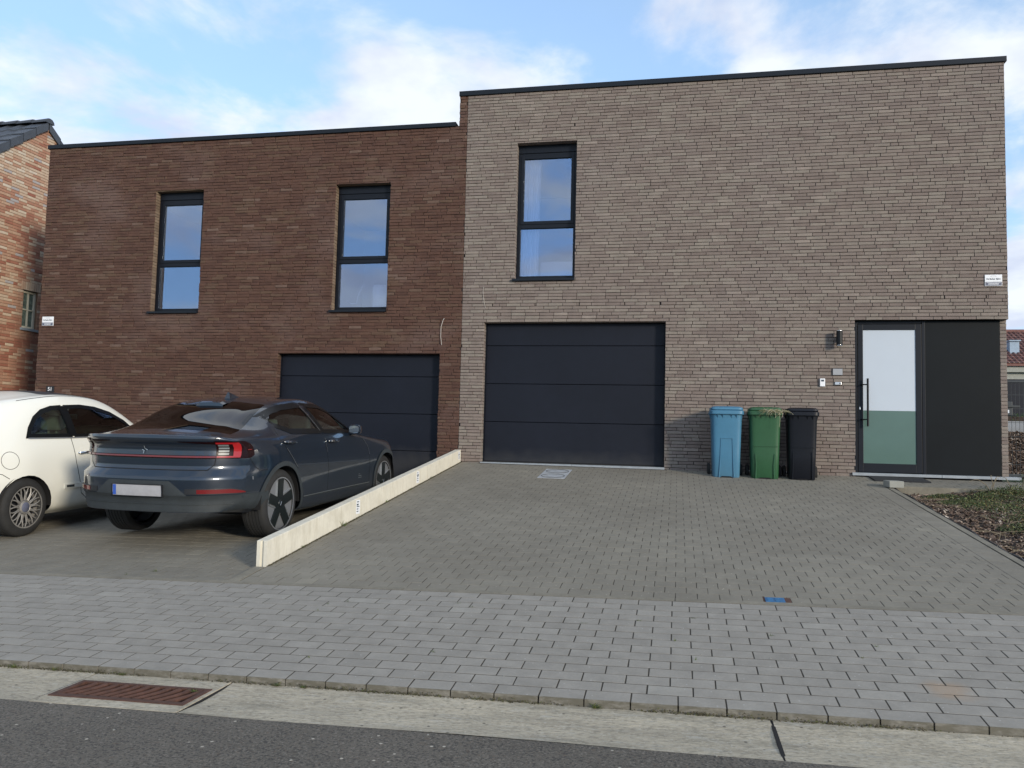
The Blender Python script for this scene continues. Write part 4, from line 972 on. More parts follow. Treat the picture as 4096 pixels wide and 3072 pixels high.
for x, s_, lb in ((1.62, .085, 'large bright green weed tuft at the kerb, right of the gutter joint'), (2.42, .045, 'small weed at the kerb near the right edge, beside the dark lump'), (-.38, .06, 'green weed tuft at the kerb near the middle of the picture'), (-3.72, .055, 'yellow-green weed tuft at the kerb above the drain grate, leftmost one'), (-3.45, .04, 'dark weed at the kerb between the leftmost tuft and the drain grate'), (-3.02, .045, 'weed at the kerb just above the left half of the drain grate'), (-2.08, .045, 'weed at the kerb just right of the drain grate'), (-1.93, .03, 'tiny weed at the kerb beside the one right of the drain grate')):
    weed(x, -8.435, zk(x)-.03, s_, lb, 34)
weed(-2.45, -8.62, gz(-2.45), .045, 'yellowish weed growing at the right end of the drain grate', 20)
WL_ = ['', 'right one of the pair behind the middle left', 'left one of the pair behind the middle left', 'left of the highest weed pair', 'upper one nearest the retaining wall', 'leftmost of the scattered sidewalk weeds', 'below the wall end, before the garage corner', 'in line with the left edge of the right garage', 'front one below the garage centre', 'highest one below the blue bin', 'just left of the garage centre line', 'near the kerb, left of the middle', 'near the kerb, right of the drain grate', 'half way between kerb and edging, left of centre', 'near the kerb below the blue bin', 'in line with the blue valve cover', 'close to the rust stain', 'between the blue valve cover and the kerb']
k = 0
for x, y in ((-1.35, -7.02), (-1.52, -6.95), (-2.35, -7.10), (-2.30, -7.02), (-2.42, -7.25), (-.62, -7.25), (.10, -7.05), (-.02, -7.5), (.55, -7.32), (-.20, -7.15), (-1.4, -7.9), (-2.0, -8.1), (-.85, -7.6), (.15, -7.8), (1.1, -7.42), (1.75, -7.85), (1.05, -7.62)):
    x = round(x/PX*2)*PX/2; k += 1; weed(x, y, z_walk(x, y), .032, 'small weed in a sidewalk joint, ' + WL_[k], 14)
weed(-4.3, -6.35, z_left(-4.3, -6.35), .05, 'low weed in the left drive near the end of the retaining wall', 24)
weed(-4.45, -6.52, z_left(-4.45, -6.52), .035, 'thin weed in the left drive nearest the sidewalk', 16)
for y, s_, lb in ((-5.52, .05, 'weed at the foot of the retaining wall nearest its front end'), (-4.62, .11, 'tall thin weed at the foot of the retaining wall before its first joint'), (-3.35, .06, 'weed at the foot of the retaining wall beyond its first joint'), (-1.6, .05, 'weed at the foot of the far part of the retaining wall'), (-2.5, .04, 'small weed at the foot of the middle of the retaining wall')):
    weed(-3.365, y, z_right(-3.36, y), s_, lb, 22, 1)
b = MB()
for i in range(9000):
    y = random.uniform(-6.17, 0); x = -3.375+abs(random.gauss(0, .010)); L = random.uniform(.004, .014)
    z = z_right(x, y)+random.uniform(-.002, .006); a = random.uniform(0, 3.1)
    b.add([(x-L*math.cos(a), y-L*math.sin(a), z), (x+L*.4, y, z), (x, y+L*.5, z+L*.6)], [(0, 1, 2)], random.random()*.6)
for i in range(9000):
    x = random.uniform(-9, 5); y = -8.428-abs(random.gauss(0, .006)); z = zk(x)-.034+abs(random.gauss(0, .008)); L = random.uniform(.002, .007)
    if math.sin(x*3.1)+math.sin(x*7.7+1)+rj(1.6) < -.1: continue
    b.add([(x-L, y, z), (x+L, y-L*.3, z), (x, y, z+L)], [(0, 1, 2)], random.random()*.8)
tag(build(b, 'moss', 'moss'), 'moss and dirt along the kerb and the foot of the retaining wall', 'moss', kind='stuff')
b = MB(); b.lathe([(0, 0), (.03, .002), (.045, .012), (.03, .022), (0, .026)], 'z', (2.72, -8.47, zk(2.7)-.03), 9, smooth=False); tag(build(b, 'dirt_lump', 'soil'), 'dark lump of earth lying against the kerb at the right', 'dirt')
# stones lying about
b = MB()
for i in range(70):
    x, y = random.uniform(-5.5, 3), random.uniform(-10.2, -7); z = (z_walk(x, y)+.004) if y > -8.42 else (z_road(x, y) if y < -8.93 else zk(x)-.042)
    L = random.uniform(.002, .0042); b.hexa([(x+sx*L+rj(.002), y+sy*L+rj(.002), z+h) for h in (0, L*.8) for sx, sy in ((-1, -1), (1, -1), (1, 1), (-1, 1))])
tag(build(b, 'pebbles', 'block'), 'scattered pale pebbles on road and sidewalk', 'pebbles', kind='stuff')
# ------------------------------------------------------------------ behind the house at the right
def z_bank(x, y):
    if y < 3: return -.40+.70*sstep((y-.4)/2.8)*1.0
    return .30+(min(y, 60)-3)*.042
bank = sheet('soil_bank', 4.62, 40, .36, 3.2, z_bank, 'soil', nx=40, ny=12); tag(bank, label='rising bank of dark soil behind the mesh gate')
tag(build(chips(7000, 4.7, 7.0, .45, 3.2, z_bank, .02, .07), 'leaf_litter', 'mulch'), 'dead brown leaves lying on the bank behind the mesh gate', 'leaves', kind='stuff')
bs = sheet('side_street', 4.62, 60, 3.2, 27, lambda x, y: z_bank(x, y), 'slab', nx=20, ny=12); tag(bs, label='pale street running behind the houses')
tag(sheet('path', 4.7, 9, -.92, .36, lambda x, y: z_right(5, -.5)-.03, 'edging', nx=4, ny=2), label='paved strip beside the house corner')
gt = empty('mesh_gate', (5.2, .30, -.40), 'anthracite wire mesh gate with a lock, right of the house corner', 'gate')
b = MB(); b.bbox(4.60, 4.645, .28, .33, -.42, 1.03, .004); build(b, 'post', 'fence', gt)
b = MB(); b.bbox(4.65, 6.4, .29, .33, -.375, -.335, .004); build(b, 'bottom_rail', 'fence', gt)
b = MB(); b.bbox(4.65, 6.4, .29, .33, .98, 1.01, .004); build(b, 'top_rail', 'fence', gt)
b = MB()
for i in range(34): b.box(4.66+i*.052, 4.664+i*.052, .308, .312, -.335, .98)
for i in range(6): b.box(4.645, 6.4, .303, .308, -.20+i*.2, -.195+i*.2)
tag(build(b, 'mesh_wires', 'fence', gt), kind='stuff')
b = MB(); b.bbox(4.625, 4.70, .23, .33, .50, .70, .008); lk = build(b, 'lock_box', 'fence', gt)
b = MB(); b.bbox(4.63, 4.79, .205, .222, .615, .645, .005); build(b, 'handle', 'clad', lk)
b = MB(); b.box(4.635, 4.652, .222, .229, .535, .58); build(b, 'keyhole', 'metal', lk)
# hedge and far house
def hedge(x0, x1, y0, y1, z0, z1, m, label, n=9000):
    b = MB()
    for i in range(n):
        x, y, z = random.uniform(x0, x1), random.uniform(y0, y1), random.uniform(z0, z1); L = random.uniform(.05, .12)
        d = Vector((random.gauss(0, 1), random.gauss(0, 1), random.gauss(0, 1))).normalized(); e = d.cross(Vector((0, 0, 1))).normalized()*L*.4; c = Vector((x, y, z+rj(.1)))
        b.add([c-d*L/2, c-e/2, c+d*L/2, c+e/2], [(0, 1, 2, 3)], random.random())
    t = empty('hedge', ((x0+x1)/2, (y0+y1)/2, z0), label, 'hedge'); tag(build(b, 'foliage', m, t), kind='stuff')
    b = MB(); b.box(x0+.1, x1-.1, y0+.1, y1-.1, z0, z1-.12); build(b, 'branches', 'soil', t)
hedge(10, 26, 26.6, 27.4, 1.1, 1.62, 'hedge', 'low green hedge beyond the street, before the far house')
FH = empty('far_house', (18, 37, 1.3), 'distant house with a red-brown tiled roof seen past the right corner', 'house')
b = MB(); b.box(9, 28, 33, 41, .8, 4.45); build(b, 'wall', 'render_grey', FH)
b = MB(); b.box(8.7, 28.3, 32.75, 33.0, 4.0, 4.5); build(b, 'fascia', 'render_grey', FH)
b = MB(); b.box(9.5, 27.5, 32.96, 32.99, 1.3, 3.65); build(b, 'garage_door', 'gdoor', FH)  # dark sheet painted in for the shade of the open front
b = MB(); b.poly([(8.6, 32.6, 4.40), (8.6, 37, 6.62), (8.6, 41.4, 4.40), (8.6, 41.4, 4.30), (8.6, 37, 6.5), (8.6, 32.6, 4.30)], (19.8, 0, 0)); rf = build(b, 'roof', 'tile_red', FH, fixn=True)
b = MB()
for i in range(14):
    for j in range(86):
        x = 8.6+j*.23; t0, t1 = i/14, (i+1.12)/14; ya, yb = 32.6+4.4*t0, 32.6+4.4*t1; za, zb_ = 4.42+2.22*t0+.05, 4.42+2.22*t1+.01; r = random.random()
        b.add([(x, ya, za-.03), (x+.08, ya, za+.03), (x+.2, ya, za), (x, yb, zb_-.03), (x+.08, yb, zb_+.03), (x+.2, yb, zb_)], [(0, 1, 4, 3), (1, 2, 5, 4)], r)
tag(build(b, 'roof_tiles', 'tile_red', rf), kind='stuff')
b = MB(); b.tube([(8.6, 37, 6.66), (28.4, 37, 6.66)], .11, 8); build(b, 'ridge', 'tile_red', rf)
b = MB(); b.box(17.05, 17.5, 33.9, 35.2, 4.85, 5.72); b.box(17.0, 17.55, 33.8, 35.3, 5.72, 5.78); build(b, 'roof_vent', 'zinc', rf)
# ------------------------------------------------------------------ cars
def pchip(xs, ys, x):
    xs = np.asarray(xs, float); ys = np.asarray(ys, float); h = np.diff(xs); d = np.diff(ys)/h; m = np.zeros(len(xs))
    for i in range(1, len(xs)-1):
        if d[i-1]*d[i] > 0:
            w1, w2 = 2*h[i]+h[i-1], h[i]+2*h[i-1]; m[i] = (w1+w2)/(w1/d[i-1]+w2/d[i])
    m[0] = d[0]; m[-1] = d[-1]; i = int(np.clip(np.searchsorted(xs, x)-1, 0, len(xs)-2)); t = (x-xs[i])/h[i]; t = min(max(t, 0), 1)
    return (2*t**3-3*t*t+1)*ys[i]+(t**3-2*t*t+t)*h[i]*m[i]+(-2*t**3+3*t*t)*ys[i+1]+(t**3-t*t)*h[i]*m[i+1]
def spline(xs, ys):
    xs = np.asarray(xs, float); ys = np.asarray(ys, float); n = len(xs); h = np.diff(xs); A = np.zeros((n, n)); r = np.zeros(n); A[0, 0] = A[-1, -1] = 1
    for i in range(1, n-1): A[i, i-1] = h[i-1]; A[i, i] = 2*(h[i-1]+h[i]); A[i, i+1] = h[i]; r[i] = 6*((ys[i+1]-ys[i])/h[i]-(ys[i]-ys[i-1])/h[i-1])
    m = np.linalg.solve(A, r)
    def f(x):
        i = int(np.clip(np.searchsorted(xs, x)-1, 0, n-2)); t = x-xs[i]; hh = h[i]
        return ys[i]+t*((ys[i+1]-ys[i])/hh-hh*(2*m[i]+m[i+1])/6)+t*t*m[i]/2+t**3*(m[i+1]-m[i])/(6*hh)
    return f
class Car:
    """body lofted from cross sections; x right, y forward from the rear bumper, z up"""
    def __init__(s, L, stations, rear, front, rf=.6, ff=.7, n=5):
        s.L, s.st, s.rear, s.front, s.rfl, s.ffl, s.n = L, stations, rear, front, rf, ff, n
        s.ys = [q[0] for q in stations]; s.cache = {}; s.sp = [[spline(s.ys, [q[1][j][c] for q in stations]) for c in (0, 1)] for j in range(len(stations[0][1]))]
    def ctrl(s, y):
        return [(max(0, p[0](y)), p[1](y)) for p in s.sp]
    def section(s, y):
        y = round(y, 4)
        if y in s.cache: return s.cache[y]
        c = s.ctrl(y); p = [np.array(q) for q in c]; p = [2*p[0]-p[1]]+p+[np.array((-p[-2][0], p[-2][1]))]; o = []
        for i in range(1, len(p)-2):
            for k in range(s.n):
                t = k/s.n; a, b, c_, d = p[i-1], p[i], p[i+1], p[i+2]
                k0 = np.linalg.norm(b-a)**.5+1e-6; k1 = np.linalg.norm(c_-b)**.5+1e-6; k2 = np.linalg.norm(d-c_)**.5+1e-6      # centripetal
                m1 = (c_-b)+k1*((b-a)/k0-(c_-a)/(k0+k1)); m2 = (c_-b)+k1*((d-c_)/k2-(d-b)/(k1+k2))
                o.append((2*t**3-3*t*t+1)*b+(t**3-2*t*t+t)*m1+(3*t*t-2*t**3)*c_+(t**3-t*t)*m2)
        o.append(p[-2]); s.cache[y] = o; return o
    def deform(s, x, y, z):
        o = s.rear(abs(x), z)*max(0, 1-y/s.rfl); f = s.front(abs(x), z)*max(0, 1-(s.L-y)/s.ffl); return Vector((x, y+o-f, z))
    def side_x(s, y, z):
        sc = s.section(y)
        for a, b in zip(sc[:-1], sc[1:]):
            if (a[1]-z)*(b[1]-z) <= 0 and abs(b[1]-a[1]) > 1e-6: t = (z-a[1])/(b[1]-a[1]); return a[0]+(b[0]-a[0])*t
        return sc[0][0] if z < sc[0][1] else sc[-1][0]
    def invy(s, x, yt, z):
        y = yt
        for _ in range(12): y += yt-s.deform(x, max(y, 0), z).y
        return max(0, y)
    def side(s, y, z, sg=1, off=0):
        """surface point at actual y"""
        z = min(z, s.sp[6][1](min(max(y, 0), s.L))-.006)
        yy = y
        for _ in range(3): x = s.side_x(yy, z); yy = s.invy(x, y, z)
        x = s.side_x(yy, z); return Vector((sg*(x+off), s.deform(x, yy, z).y, z))
    def wrap(s, t, z, off=0):
        """rear surface with wrap-around coordinate t from the centre"""
        xw = s.side_x(0, z); sg = 1 if t >= 0 else -1; a = abs(t)
        if a <= xw:
            p = s.deform(sg*a, 0, z); e = .01; q = s.deform(sg*(a+e), 0, z); sl = (q.y-p.y)/e; nrm = Vector((sg*sl, -1, 0)).normalized()
        else:
            x = s.side_x(a-xw, z); p = s.deform(sg*x, a-xw, z); p.x = sg*x; nrm = Vector((sg, -.35, 0)).normalized()
        return p+nrm*off
    def shell(s, dy=.045, capn=12):
        bm = bmesh.new(); ns = int(round(s.L/dy)); rows = []
        for i in range(ns+1):
            y = s.L*i/ns; sc = s.section(y); m = len(sc)
            pts = [s.deform(p[0], y, p[1]) for p in sc]+[s.deform(-p[0], y, p[1]) for p in sc[-2::-1]]
            rows.append([bm.verts.new(p) for p in pts])
        for a, b in zip(rows[:-1], rows[1:]):
            for j in range(len(a)-1): bm.faces.new((a[j], b[j], b[j+1], a[j+1]))
        for yy, row in ((0, rows[0]), (s.L, rows[-1])):
            m = (len(row)+1)//2; grid = []
            for j in range(m-1):
                R, Lf = row[j], row[len(row)-1-j]; sc = s.section(yy)[j]; ln = [R]
                for k in range(1, 2*capn): x = sc[0]*(1-k/capn); ln.append(bm.verts.new(s.deform(x, yy, sc[1])))
                ln.append(Lf); grid.append(ln)
            for j in range(len(grid)-1):
                for k in range(2*capn): 
                    f = (grid[j][k], grid[j][k+1], grid[j+1][k+1], grid[j+1][k])
                    bm.faces.new(f if yy == 0 else f[::-1])
            top = row[m-1]; g = grid[-1]
            for k in range(2*capn): 
                try: bm.faces.new((g[k], g[k+1], top))
                except ValueError: pass
        bmesh.ops.recalc_face_normals(bm, faces=bm.faces[:])
        return bm
def pip(p, poly):
    c = False; n = len(poly)
    for i in range(n):
        a, b = poly[i], poly[(i+1) % n]
        if (a[1] > p[1]) != (b[1] > p[1]) and p[0] < (b[0]-a[0])*(p[1]-a[1])/(b[1]-a[1])+a[0]: c = not c
    return c
def cutout(bm, poly, ax, sel, keep=True):
    """cut a convex polygon (in the plane of axes ax) out of the shell; returns it as mesh data"""
    i, j = ax; lo = [min(p[k] for p in poly)-.12 for k in (0, 1)]; hi = [max(p[k] for p in poly)+.12 for k in (0, 1)]; n = len(poly)
    for k in range(n):
        a, b = poly[k], poly[(k+1) % n]; co = Vector((0, 0, 0)); co[i], co[j] = a; no = Vector((0, 0, 0)); no[i], no[j] = (b[1]-a[1]), -(b[0]-a[0])
        if no.length < 1e-6: continue
        mn = [min(a[q], b[q])-.09 for q in (0, 1)]; mxx = [max(a[q], b[q])+.09 for q in (0, 1)]
        fs = []
        for f in bm.faces:
            c = f.calc_center_median()
            if sel(c) and mn[0] < c[i] < mxx[0] and mn[1] < c[j] < mxx[1]: fs.append(f)
        g = list({v for f in fs for v in f.verts})+list({e for f in fs for e in f.edges})+fs
        bmesh.ops.bisect_plane(bm, geom=g, plane_co=co, plane_no=no.normalized(), dist=1e-5)
    ins = [f for f in bm.faces if sel(f.calc_center_median()) and pip((f.calc_center_median()[i], f.calc_center_median()[j]), poly)]
    idx = {}; vs = []; fo = []
    for f in ins:
        q = []
        for v in f.verts:
            if v not in idx: idx[v] = len(vs); vs.append(v.co.copy())
            q.append(idx[v])
        fo.append(tuple(q))
    bmesh.ops.delete(bm, geom=ins, context='FACES')
    return vs, fo
def circ(cy, cz, r, n=28): return [(cy+r*math.cos(2*math.pi*k/n), cz+r*math.sin(2*math.pi*k/n)) for k in range(n)]
def grown(poly, d):
    cx = sum(p[0] for p in poly)/len(poly); cy = sum(p[1] for p in poly)/len(poly); n = len(poly); o = []
    for i in range(n):
        a, b, c = Vector(poly[i-1]), Vector(poly[i]), Vector(poly[(i+1) % n]); e1 = (b-a).normalized(); e2 = (c-b).normalized(); n1 = Vector((e1.y, -e1.x)); n2 = Vector((e2.y, -e2.x))
        if n1.dot(b-Vector((cx, cy))) < 0: n1, n2 = -n1, -n2
        m = (n1+n2).normalized(); k = d/max(.4, m.dot(n1)); o.append((b.x+m.x*k, b.y+m.y*k))
    return o
def dens(poly, close=True, st=.06):
    o = []; n = len(poly)
    for i in range(n if close else n-1):
        a, b = Vector(poly[i]), Vector(poly[(i+1) % n]); k = max(1, int((b-a).length/st))
        for q in range(k): o.append(tuple(a+(b-a)*q/k))
    if not close: o.append(poly[-1])
    return o
def band(b, P1, P2, fn, off, close=True):
    """strip between two matched polylines on a surface"""
    n = len(P1); m = n if close else n-1; vs = []
    for p, q in zip(P1, P2): vs += [fn(p[0], p[1], off), fn(q[0], q[1], off)]
    fs = [(2*i, 2*i+1, 2*((i+1) % n)+1, 2*((i+1) % n)) for i in range(m)]; b.add(vs, fs, smooth=True)
def ringband(b, poly, d0, d1, fn, off):
    A, B = grown(poly, d0), grown(poly, d1); PA = []; PB = []; n = len(poly)
    for i in range(n):
        a0, a1, b0, b1 = Vector(A[i]), Vector(A[(i+1) % n]), Vector(B[i]), Vector(B[(i+1) % n]); k = max(1, int((a1-a0).length/.06))
        for q in range(k): t = q/k; PA.append(tuple(a0+(a1-a0)*t)); PB.append(tuple(b0+(b1-b0)*t))
    band(b, PA, PB, fn, off)
def line(b, pts, wd, fn, off, st=.05):
    P = dens(pts, False, st); A = []; B = []
    for i, p in enumerate(P):
        d = (Vector(P[min(i+1, len(P)-1)])-Vector(P[max(i-1, 0)])).normalized(); A.append((p[0]-d.y*wd/2, p[1]+d.x*wd/2)); B.append((p[0]+d.y*wd/2, p[1]-d.x*wd/2))
    band(b, A, B, fn, off, False)
def patch(b, t0, t1, z0, z1, fn, off, nt_=14, nz=3, skirt=True):
    """z0,z1 may be functions of t"""
    f0 = z0 if callable(z0) else (lambda t: z0); f1 = z1 if callable(z1) else (lambda t: z1); vs = []; fs = []
    for i in range(nt_+1):
        t = t0+(t1-t0)*i/nt_
        for j in range(nz+1): z = f0(t)+(f1(t)-f0(t))*j/nz; vs.append(fn(t, z, off))
    for i in range(nt_):
        for j in range(nz): q = i*(nz+1)+j; fs.append((q, q+nz+1, q+nz+2, q+1))
    b.add(vs, fs, smooth=True)
    if skirt:
        per = [(i, 0) for i in range(nt_+1)]+[(nt_, j) for j in range(1, nz+1)]+[(i, nz) for i in range(nt_-1, -1, -1)]+[(0, j) for j in range(nz-1, 0, -1)]; vs = []
        for i, j in per: t = t0+(t1-t0)*i/nt_; z = f0(t)+(f1(t)-f0(t))*j/nz; vs += [fn(t, z, off), fn(t, z, -.012)]
        n = len(per); b.add(vs, [(2*i, 2*((i+1) % n), 2*((i+1) % n)+1, 2*i+1) for i in range(n)])
def wheel(t, x, y, z, R, W, rim, sg, style):
    """sg: outward side"""
    b = MB(); o = x
    pr = [(rim-.005, W*.0), (rim, .012), (rim+.012, .016), (R-.035, .010), (R-.012, -.004), (R, -.022)]
    k = -.022
    while k > -W+.03: pr += [(R, k-.026), (R-.008, k-.027), (R-.008, k-.033), (R, k-.034)]; k -= .034
    pr += [(R-.012, -W+.004), (R-.05, -W-.01), (rim, -W)]
    b.lathe([(r, sg*h) for r, h in pr], 'x', (o, y, z), 48); ty = build(b, 'tyre', 'rubber', wp, local=True, fixn=True, autos=True) if False else None
    return pr
def make_wheel(t, x, y, z, R, W, rim, sg, style):
    b = MB(); pr = [(rim-.02, -.03), (rim-.006, .004), (rim+.004, .012), (rim+.02, .015), (R-.035, .010), (R-.012, -.004), (R, -.022)]; k = -.022
    while k > -W+.05: pr += [(R, k-.026), (R-.008, k-.027), (R-.008, k-.033), (R, k-.034)]; k -= .034
    pr += [(R-.012, -W+.004), (R-.05, -W-.01), (rim, -W)]
    b.lathe([(r, sg*h) for r, h in pr], 'x', (x, y, z), 56); w_ = build(b, 'wheel', 'rubber', t, local=True, fixn=True, autos=True)
    b = MB(); b.lathe([(rim-.012, -W), (rim-.012, -.02), (rim-.002, .006), (rim+.003, .010), (rim-.008, .011), (rim-.018, .002)] if 0 else [(rim-.014, sg*-W*.9), (rim-.014, sg*-.02), (rim-.003, sg*.008), (rim+.003, sg*.013), (rim-.010, sg*.012)], 'x', (x, y, z), 56); build(b, 'rim', 'rimsilver' if style == 'aero' else 'rimgrey', w_, local=True, fixn=True, autos=True)
    b = MB(); b.lathe([(0, sg*-.075), (rim-.02, sg*-.075)], 'x', (x, y, z), 40); build(b, 'brake_disc', 'plastic_black', w_, local=True)
    def P(r, a, h): return (x+sg*h, y+r*math.cos(a), z+r*math.sin(a))
    if style == 'aero':
        b = MB(); n = 60; vs = [P(0, 0, -.012)]+[P(rim-.012, 2*math.pi*i/n, -.004) for i in range(n)]; b.add(vs, [(0, 1+i, 1+(i+1) % n) for i in range(n)]); build(b, 'rim_insert', 'rimsilver', w_, local=True, fixn=True)
        for q in range(5):
            a = math.pi/2+q*2*math.pi/5-.02; c, s_ = math.cos(a), math.sin(a); hw = .050; r1 = rim-.016
            def Q(u, v, h): return (x+sg*h, y+u*c-v*s_, z+u*s_+v*c)
            b = MB(); b.hexa([Q(0, -hw*.9, -.02), Q(r1, -hw, -.02), Q(r1, hw, -.02), Q(0, hw*.9, -.02), Q(0, -hw*.9, .006), Q(r1, -hw, .010), Q(r1, hw, .010), Q(0, hw*.9, .006)]); build(b, 'spoke', 'rimblack', w_, local=True, fixn=True)
            b = MB(); b.hexa([Q(.075, hw+.010, -.01), Q(r1, hw+.012, -.01), Q(r1, hw+.020, -.01), Q(.075, hw+.017, -.01), Q(.075, hw+.010, .004), Q(r1, hw+.012, .006), Q(r1, hw+.020, .006), Q(.075, hw+.017, .004)]); build(b, 'bright_edge', 'trim_glint', w_, local=True, fixn=True)
        b = MB(); b.lathe([(0, sg*.012), (.038, sg*.012), (.042, sg*.004), (.042, sg*-.01)], 'x', (x, y, z), 20); hc = build(b, 'hub_cap', 'rimblack', w_, local=True, fixn=True)
        b = MB(); b.tube([P(.022, 1.0, .013), P(0, 0, .0135)], .003, 4); b.tube([P(.022, 4.1, .013), P(0, 0, .0135)], .003, 4); tag(build(b, 'star_emblem', 'trim_glint', hc, local=True), kind='stuff')
    else:
        for q in range(13):
            a = q*2*math.pi/13+.1; rs = .075; rm = .125; r1 = rim-.010
            for d in (-1, 1):
                a1 = a+d*.155; b = MB()
                b.tube([P(rs, a+d*.10, -.010), P(rm, a+d*.035, -.004), P(r1*.80, a+d*.085, .0), P(r1, a1, -.004)], [.0085, .0085, .0065, .006], 6, smooth=False); build(b, 'spoke', 'rimgrey', w_, local=True)
        b = MB(); b.lathe([(0, sg*.006), (.052, sg*.006), (.058, sg*.002), (.062, sg*.006), (.070, sg*.002), (.074, sg*-.03)], 'x', (x, y, z), 32); build(b, 'hub_ring', 'rimgrey', w_, local=True, fixn=True, autos=True)
        b = MB(); b.lathe([(0, sg*.0085), (.050, sg*.0085), (.053, sg*.004)], 'x', (x, y, z), 28); build(b, 'hub_cap', 'signband', w_, local=True, fixn=True)
    return w_
def facesobj(vf, nm, m, t, sm=True, local=True, off=0):
    b = MB(); b.add(vf[0], vf[1], smooth=sm); return build(b, nm, m, t, local=local)
def interior(t, L, w_, y0, y1, z0, belt, seats, steer):
    b = MB(); b.box(-w_, w_, y0, y1, z0, belt-.18); build(b, 'cabin_floor', 'cabin', t, local=True)
    for (x, y, h) in seats:
        b = MB(); b.bbox(x-.23, x+.23, y, y+.14, z0+.1, z0+h-.18, .04); b.bbox(x-.13, x+.13, y-.01, y+.09, z0+h-.15, z0+h+.02, .035); b.box(x-.06, x-.045, y+.03, y+.045, z0+h-.2, z0+h-.12); b.box(x+.045, x+.06, y+.03, y+.045, z0+h-.2, z0+h-.12)
        tag(build(b, 'seat', 'seat', t, local=True), kind='stuff')
    x, y, z = steer; b = MB(); pts = [(x+.18*math.cos(a*math.pi/12), y-.05*math.sin(a*math.pi/12), z+.17*math.sin(a*math.pi/12)) for a in range(25)]; b.tube(pts, .015, 6, cap=False); build(b, 'steering_wheel', 'cabin', t, local=True)
def well(t, x0, x1, y, z, r):
    b = MB(); n = 20; vs = []; 
    for k in range(n+1): a = -.05+(math.pi+.1)*k/n; vs += [(x0, y+r*math.cos(a), z+r*math.sin(a)), (x1, y+r*math.cos(a), z+r*math.sin(a))]
    b.add(vs, [(2*k, 2*k+1, 2*k+3, 2*k+2) for k in range(n)], smooth=True); b.add([vs[2*k] for k in range(n+1)], [tuple(range(n+1))]); build(b, 'wheel_well', 'gap', t, local=True)

# ---- dark blue fastback
def st(y, zbt, wb, ww, zw, ws, zs, wbelt, zbelt, wr, zr, zc):
    return (y, [(wb*.86, zbt-.02), (wb, zbt+.05), (ww, zw-.20), (ww+.004, zw), (ws, zs), (wbelt, zbelt), (wr, zr), (wr*.66, zr+(zc-zr)*.564), (wr*.33, zr+(zc-zr)*.891), (0, zc)])
BL = [st(0.00, .36, .82, .855, .68, .845, .90, .79, 1.005, .70, 1.035, 1.050),
      st(0.30, .33, .87, .905, .72, .885, .92, .835, 1.015, .67, 1.055, 1.080),
      st(0.60, .29, .89, .925, .74, .905, .93, .850, 1.025, .62, 1.105, 1.145),
      st(1.00, .24, .90, .932, .75, .915, .93, .865, 1.030, .58, 1.245, 1.295),
      st(1.40, .22, .90, .925, .74, .910, .92, .875, 1.030, .58, 1.345, 1.398),
      st(1.80, .21, .895, .918, .72, .905, .91, .875, 1.025, .58, 1.385, 1.438),
      st(2.25, .21, .89, .915, .72, .900, .91, .870, 1.015, .58, 1.382, 1.440),
      st(2.60, .21, .89, .915, .72, .900, .90, .868, 1.008, .60, 1.300, 1.385),
      st(2.95, .21, .89, .918, .72, .900, .89, .865, .995, .64, 1.145, 1.250),
      st(3.30, .21, .90, .925, .72, .900, .87, .860, .965, .68, 1.000, 1.075),
      st(3.70, .22, .90, .930, .72, .905, .86, .850, .930, .68, .955, .985),
      st(4.20, .22, .88, .915, .70, .880, .82, .820, .880, .62, .915, .940),
      st(4.70, .24, .74, .76, .58, .74, .68, .69, .730, .52, .770, .790)]
def rearB(x, z):
    pl = pchip([0, .30, .50, .60, .70, .80, .88, .93, 1.0], [0, .012, .050, .090, .160, .265, .39, .50, .62], x)
    v = pchip([0, .24, .34, .46, .50, .675, .705, .725, .835, .93, 1.015, 1.06, 1.5], [.16, .10, .045, .03, .0, -.005, .03, .075, .075, .085, .03, .035, .035], z)
    return pl+v
def frontB(x, z): return .22*(x/.8)**3+pchip([0, .25, .55, .75, .95], [.12, .03, 0, .06, .12], z)
car = Car(4.7, BL, rearB, frontB, rf=1.1)
YAWB, PITB = -.8, 2.1
blue = empty('parked_car', (-4.860, -5.850, -1.097), 'dark blue fastback car parked before the left garage, rear end to the street', 'car', 'cars parked on the left driveway', rot=(R_(PITB), 0, R_(YAWB)))
bm = car.shell()
side_sel = lambda sg: (lambda c: c.x*sg > .48)
wr_ = [(1.00, 1.215), (1.18, 1.280), (1.40, 1.320), (1.76, 1.348), (1.83, 1.346), (1.94, 1.058), (1.28, 1.068), (1.08, 1.130)]
wf_ = [(1.93, 1.350), (2.28, 1.342), (2.48, 1.290), (2.70, 1.170), (2.88, 1.035), (2.04, 1.052)]
for sg in (1, -1):
    for nm, pl in (('rear_side_window', wr_), ('front_side_window', wf_)):
        vf = cutout(bm, pl, (1, 2), side_sel(sg)); facesobj(vf, nm, 'carglass', blue)
    for cy in (1.0, 3.82): cutout(bm, circ(cy, .345, .385), (1, 2), lambda c, sg=sg: c.x*sg > .55 and c.z < .9)
vf = cutout(bm, [(-.67, .42), (.67, .42), (.63, .7), (.53, 1.30), (-.53, 1.30), (-.63, .7)], (0, 1), lambda c: c.z > 1.03); facesobj(vf, 'rear_window', 'reardark', blue)
vf = cutout(bm, [(-.56, 2.42), (.56, 2.42), (.70, 3.28), (-.70, 3.28)], (0, 1), lambda c: c.z > .99); facesobj(vf, 'windshield', 'carglass', blue)
doors = []
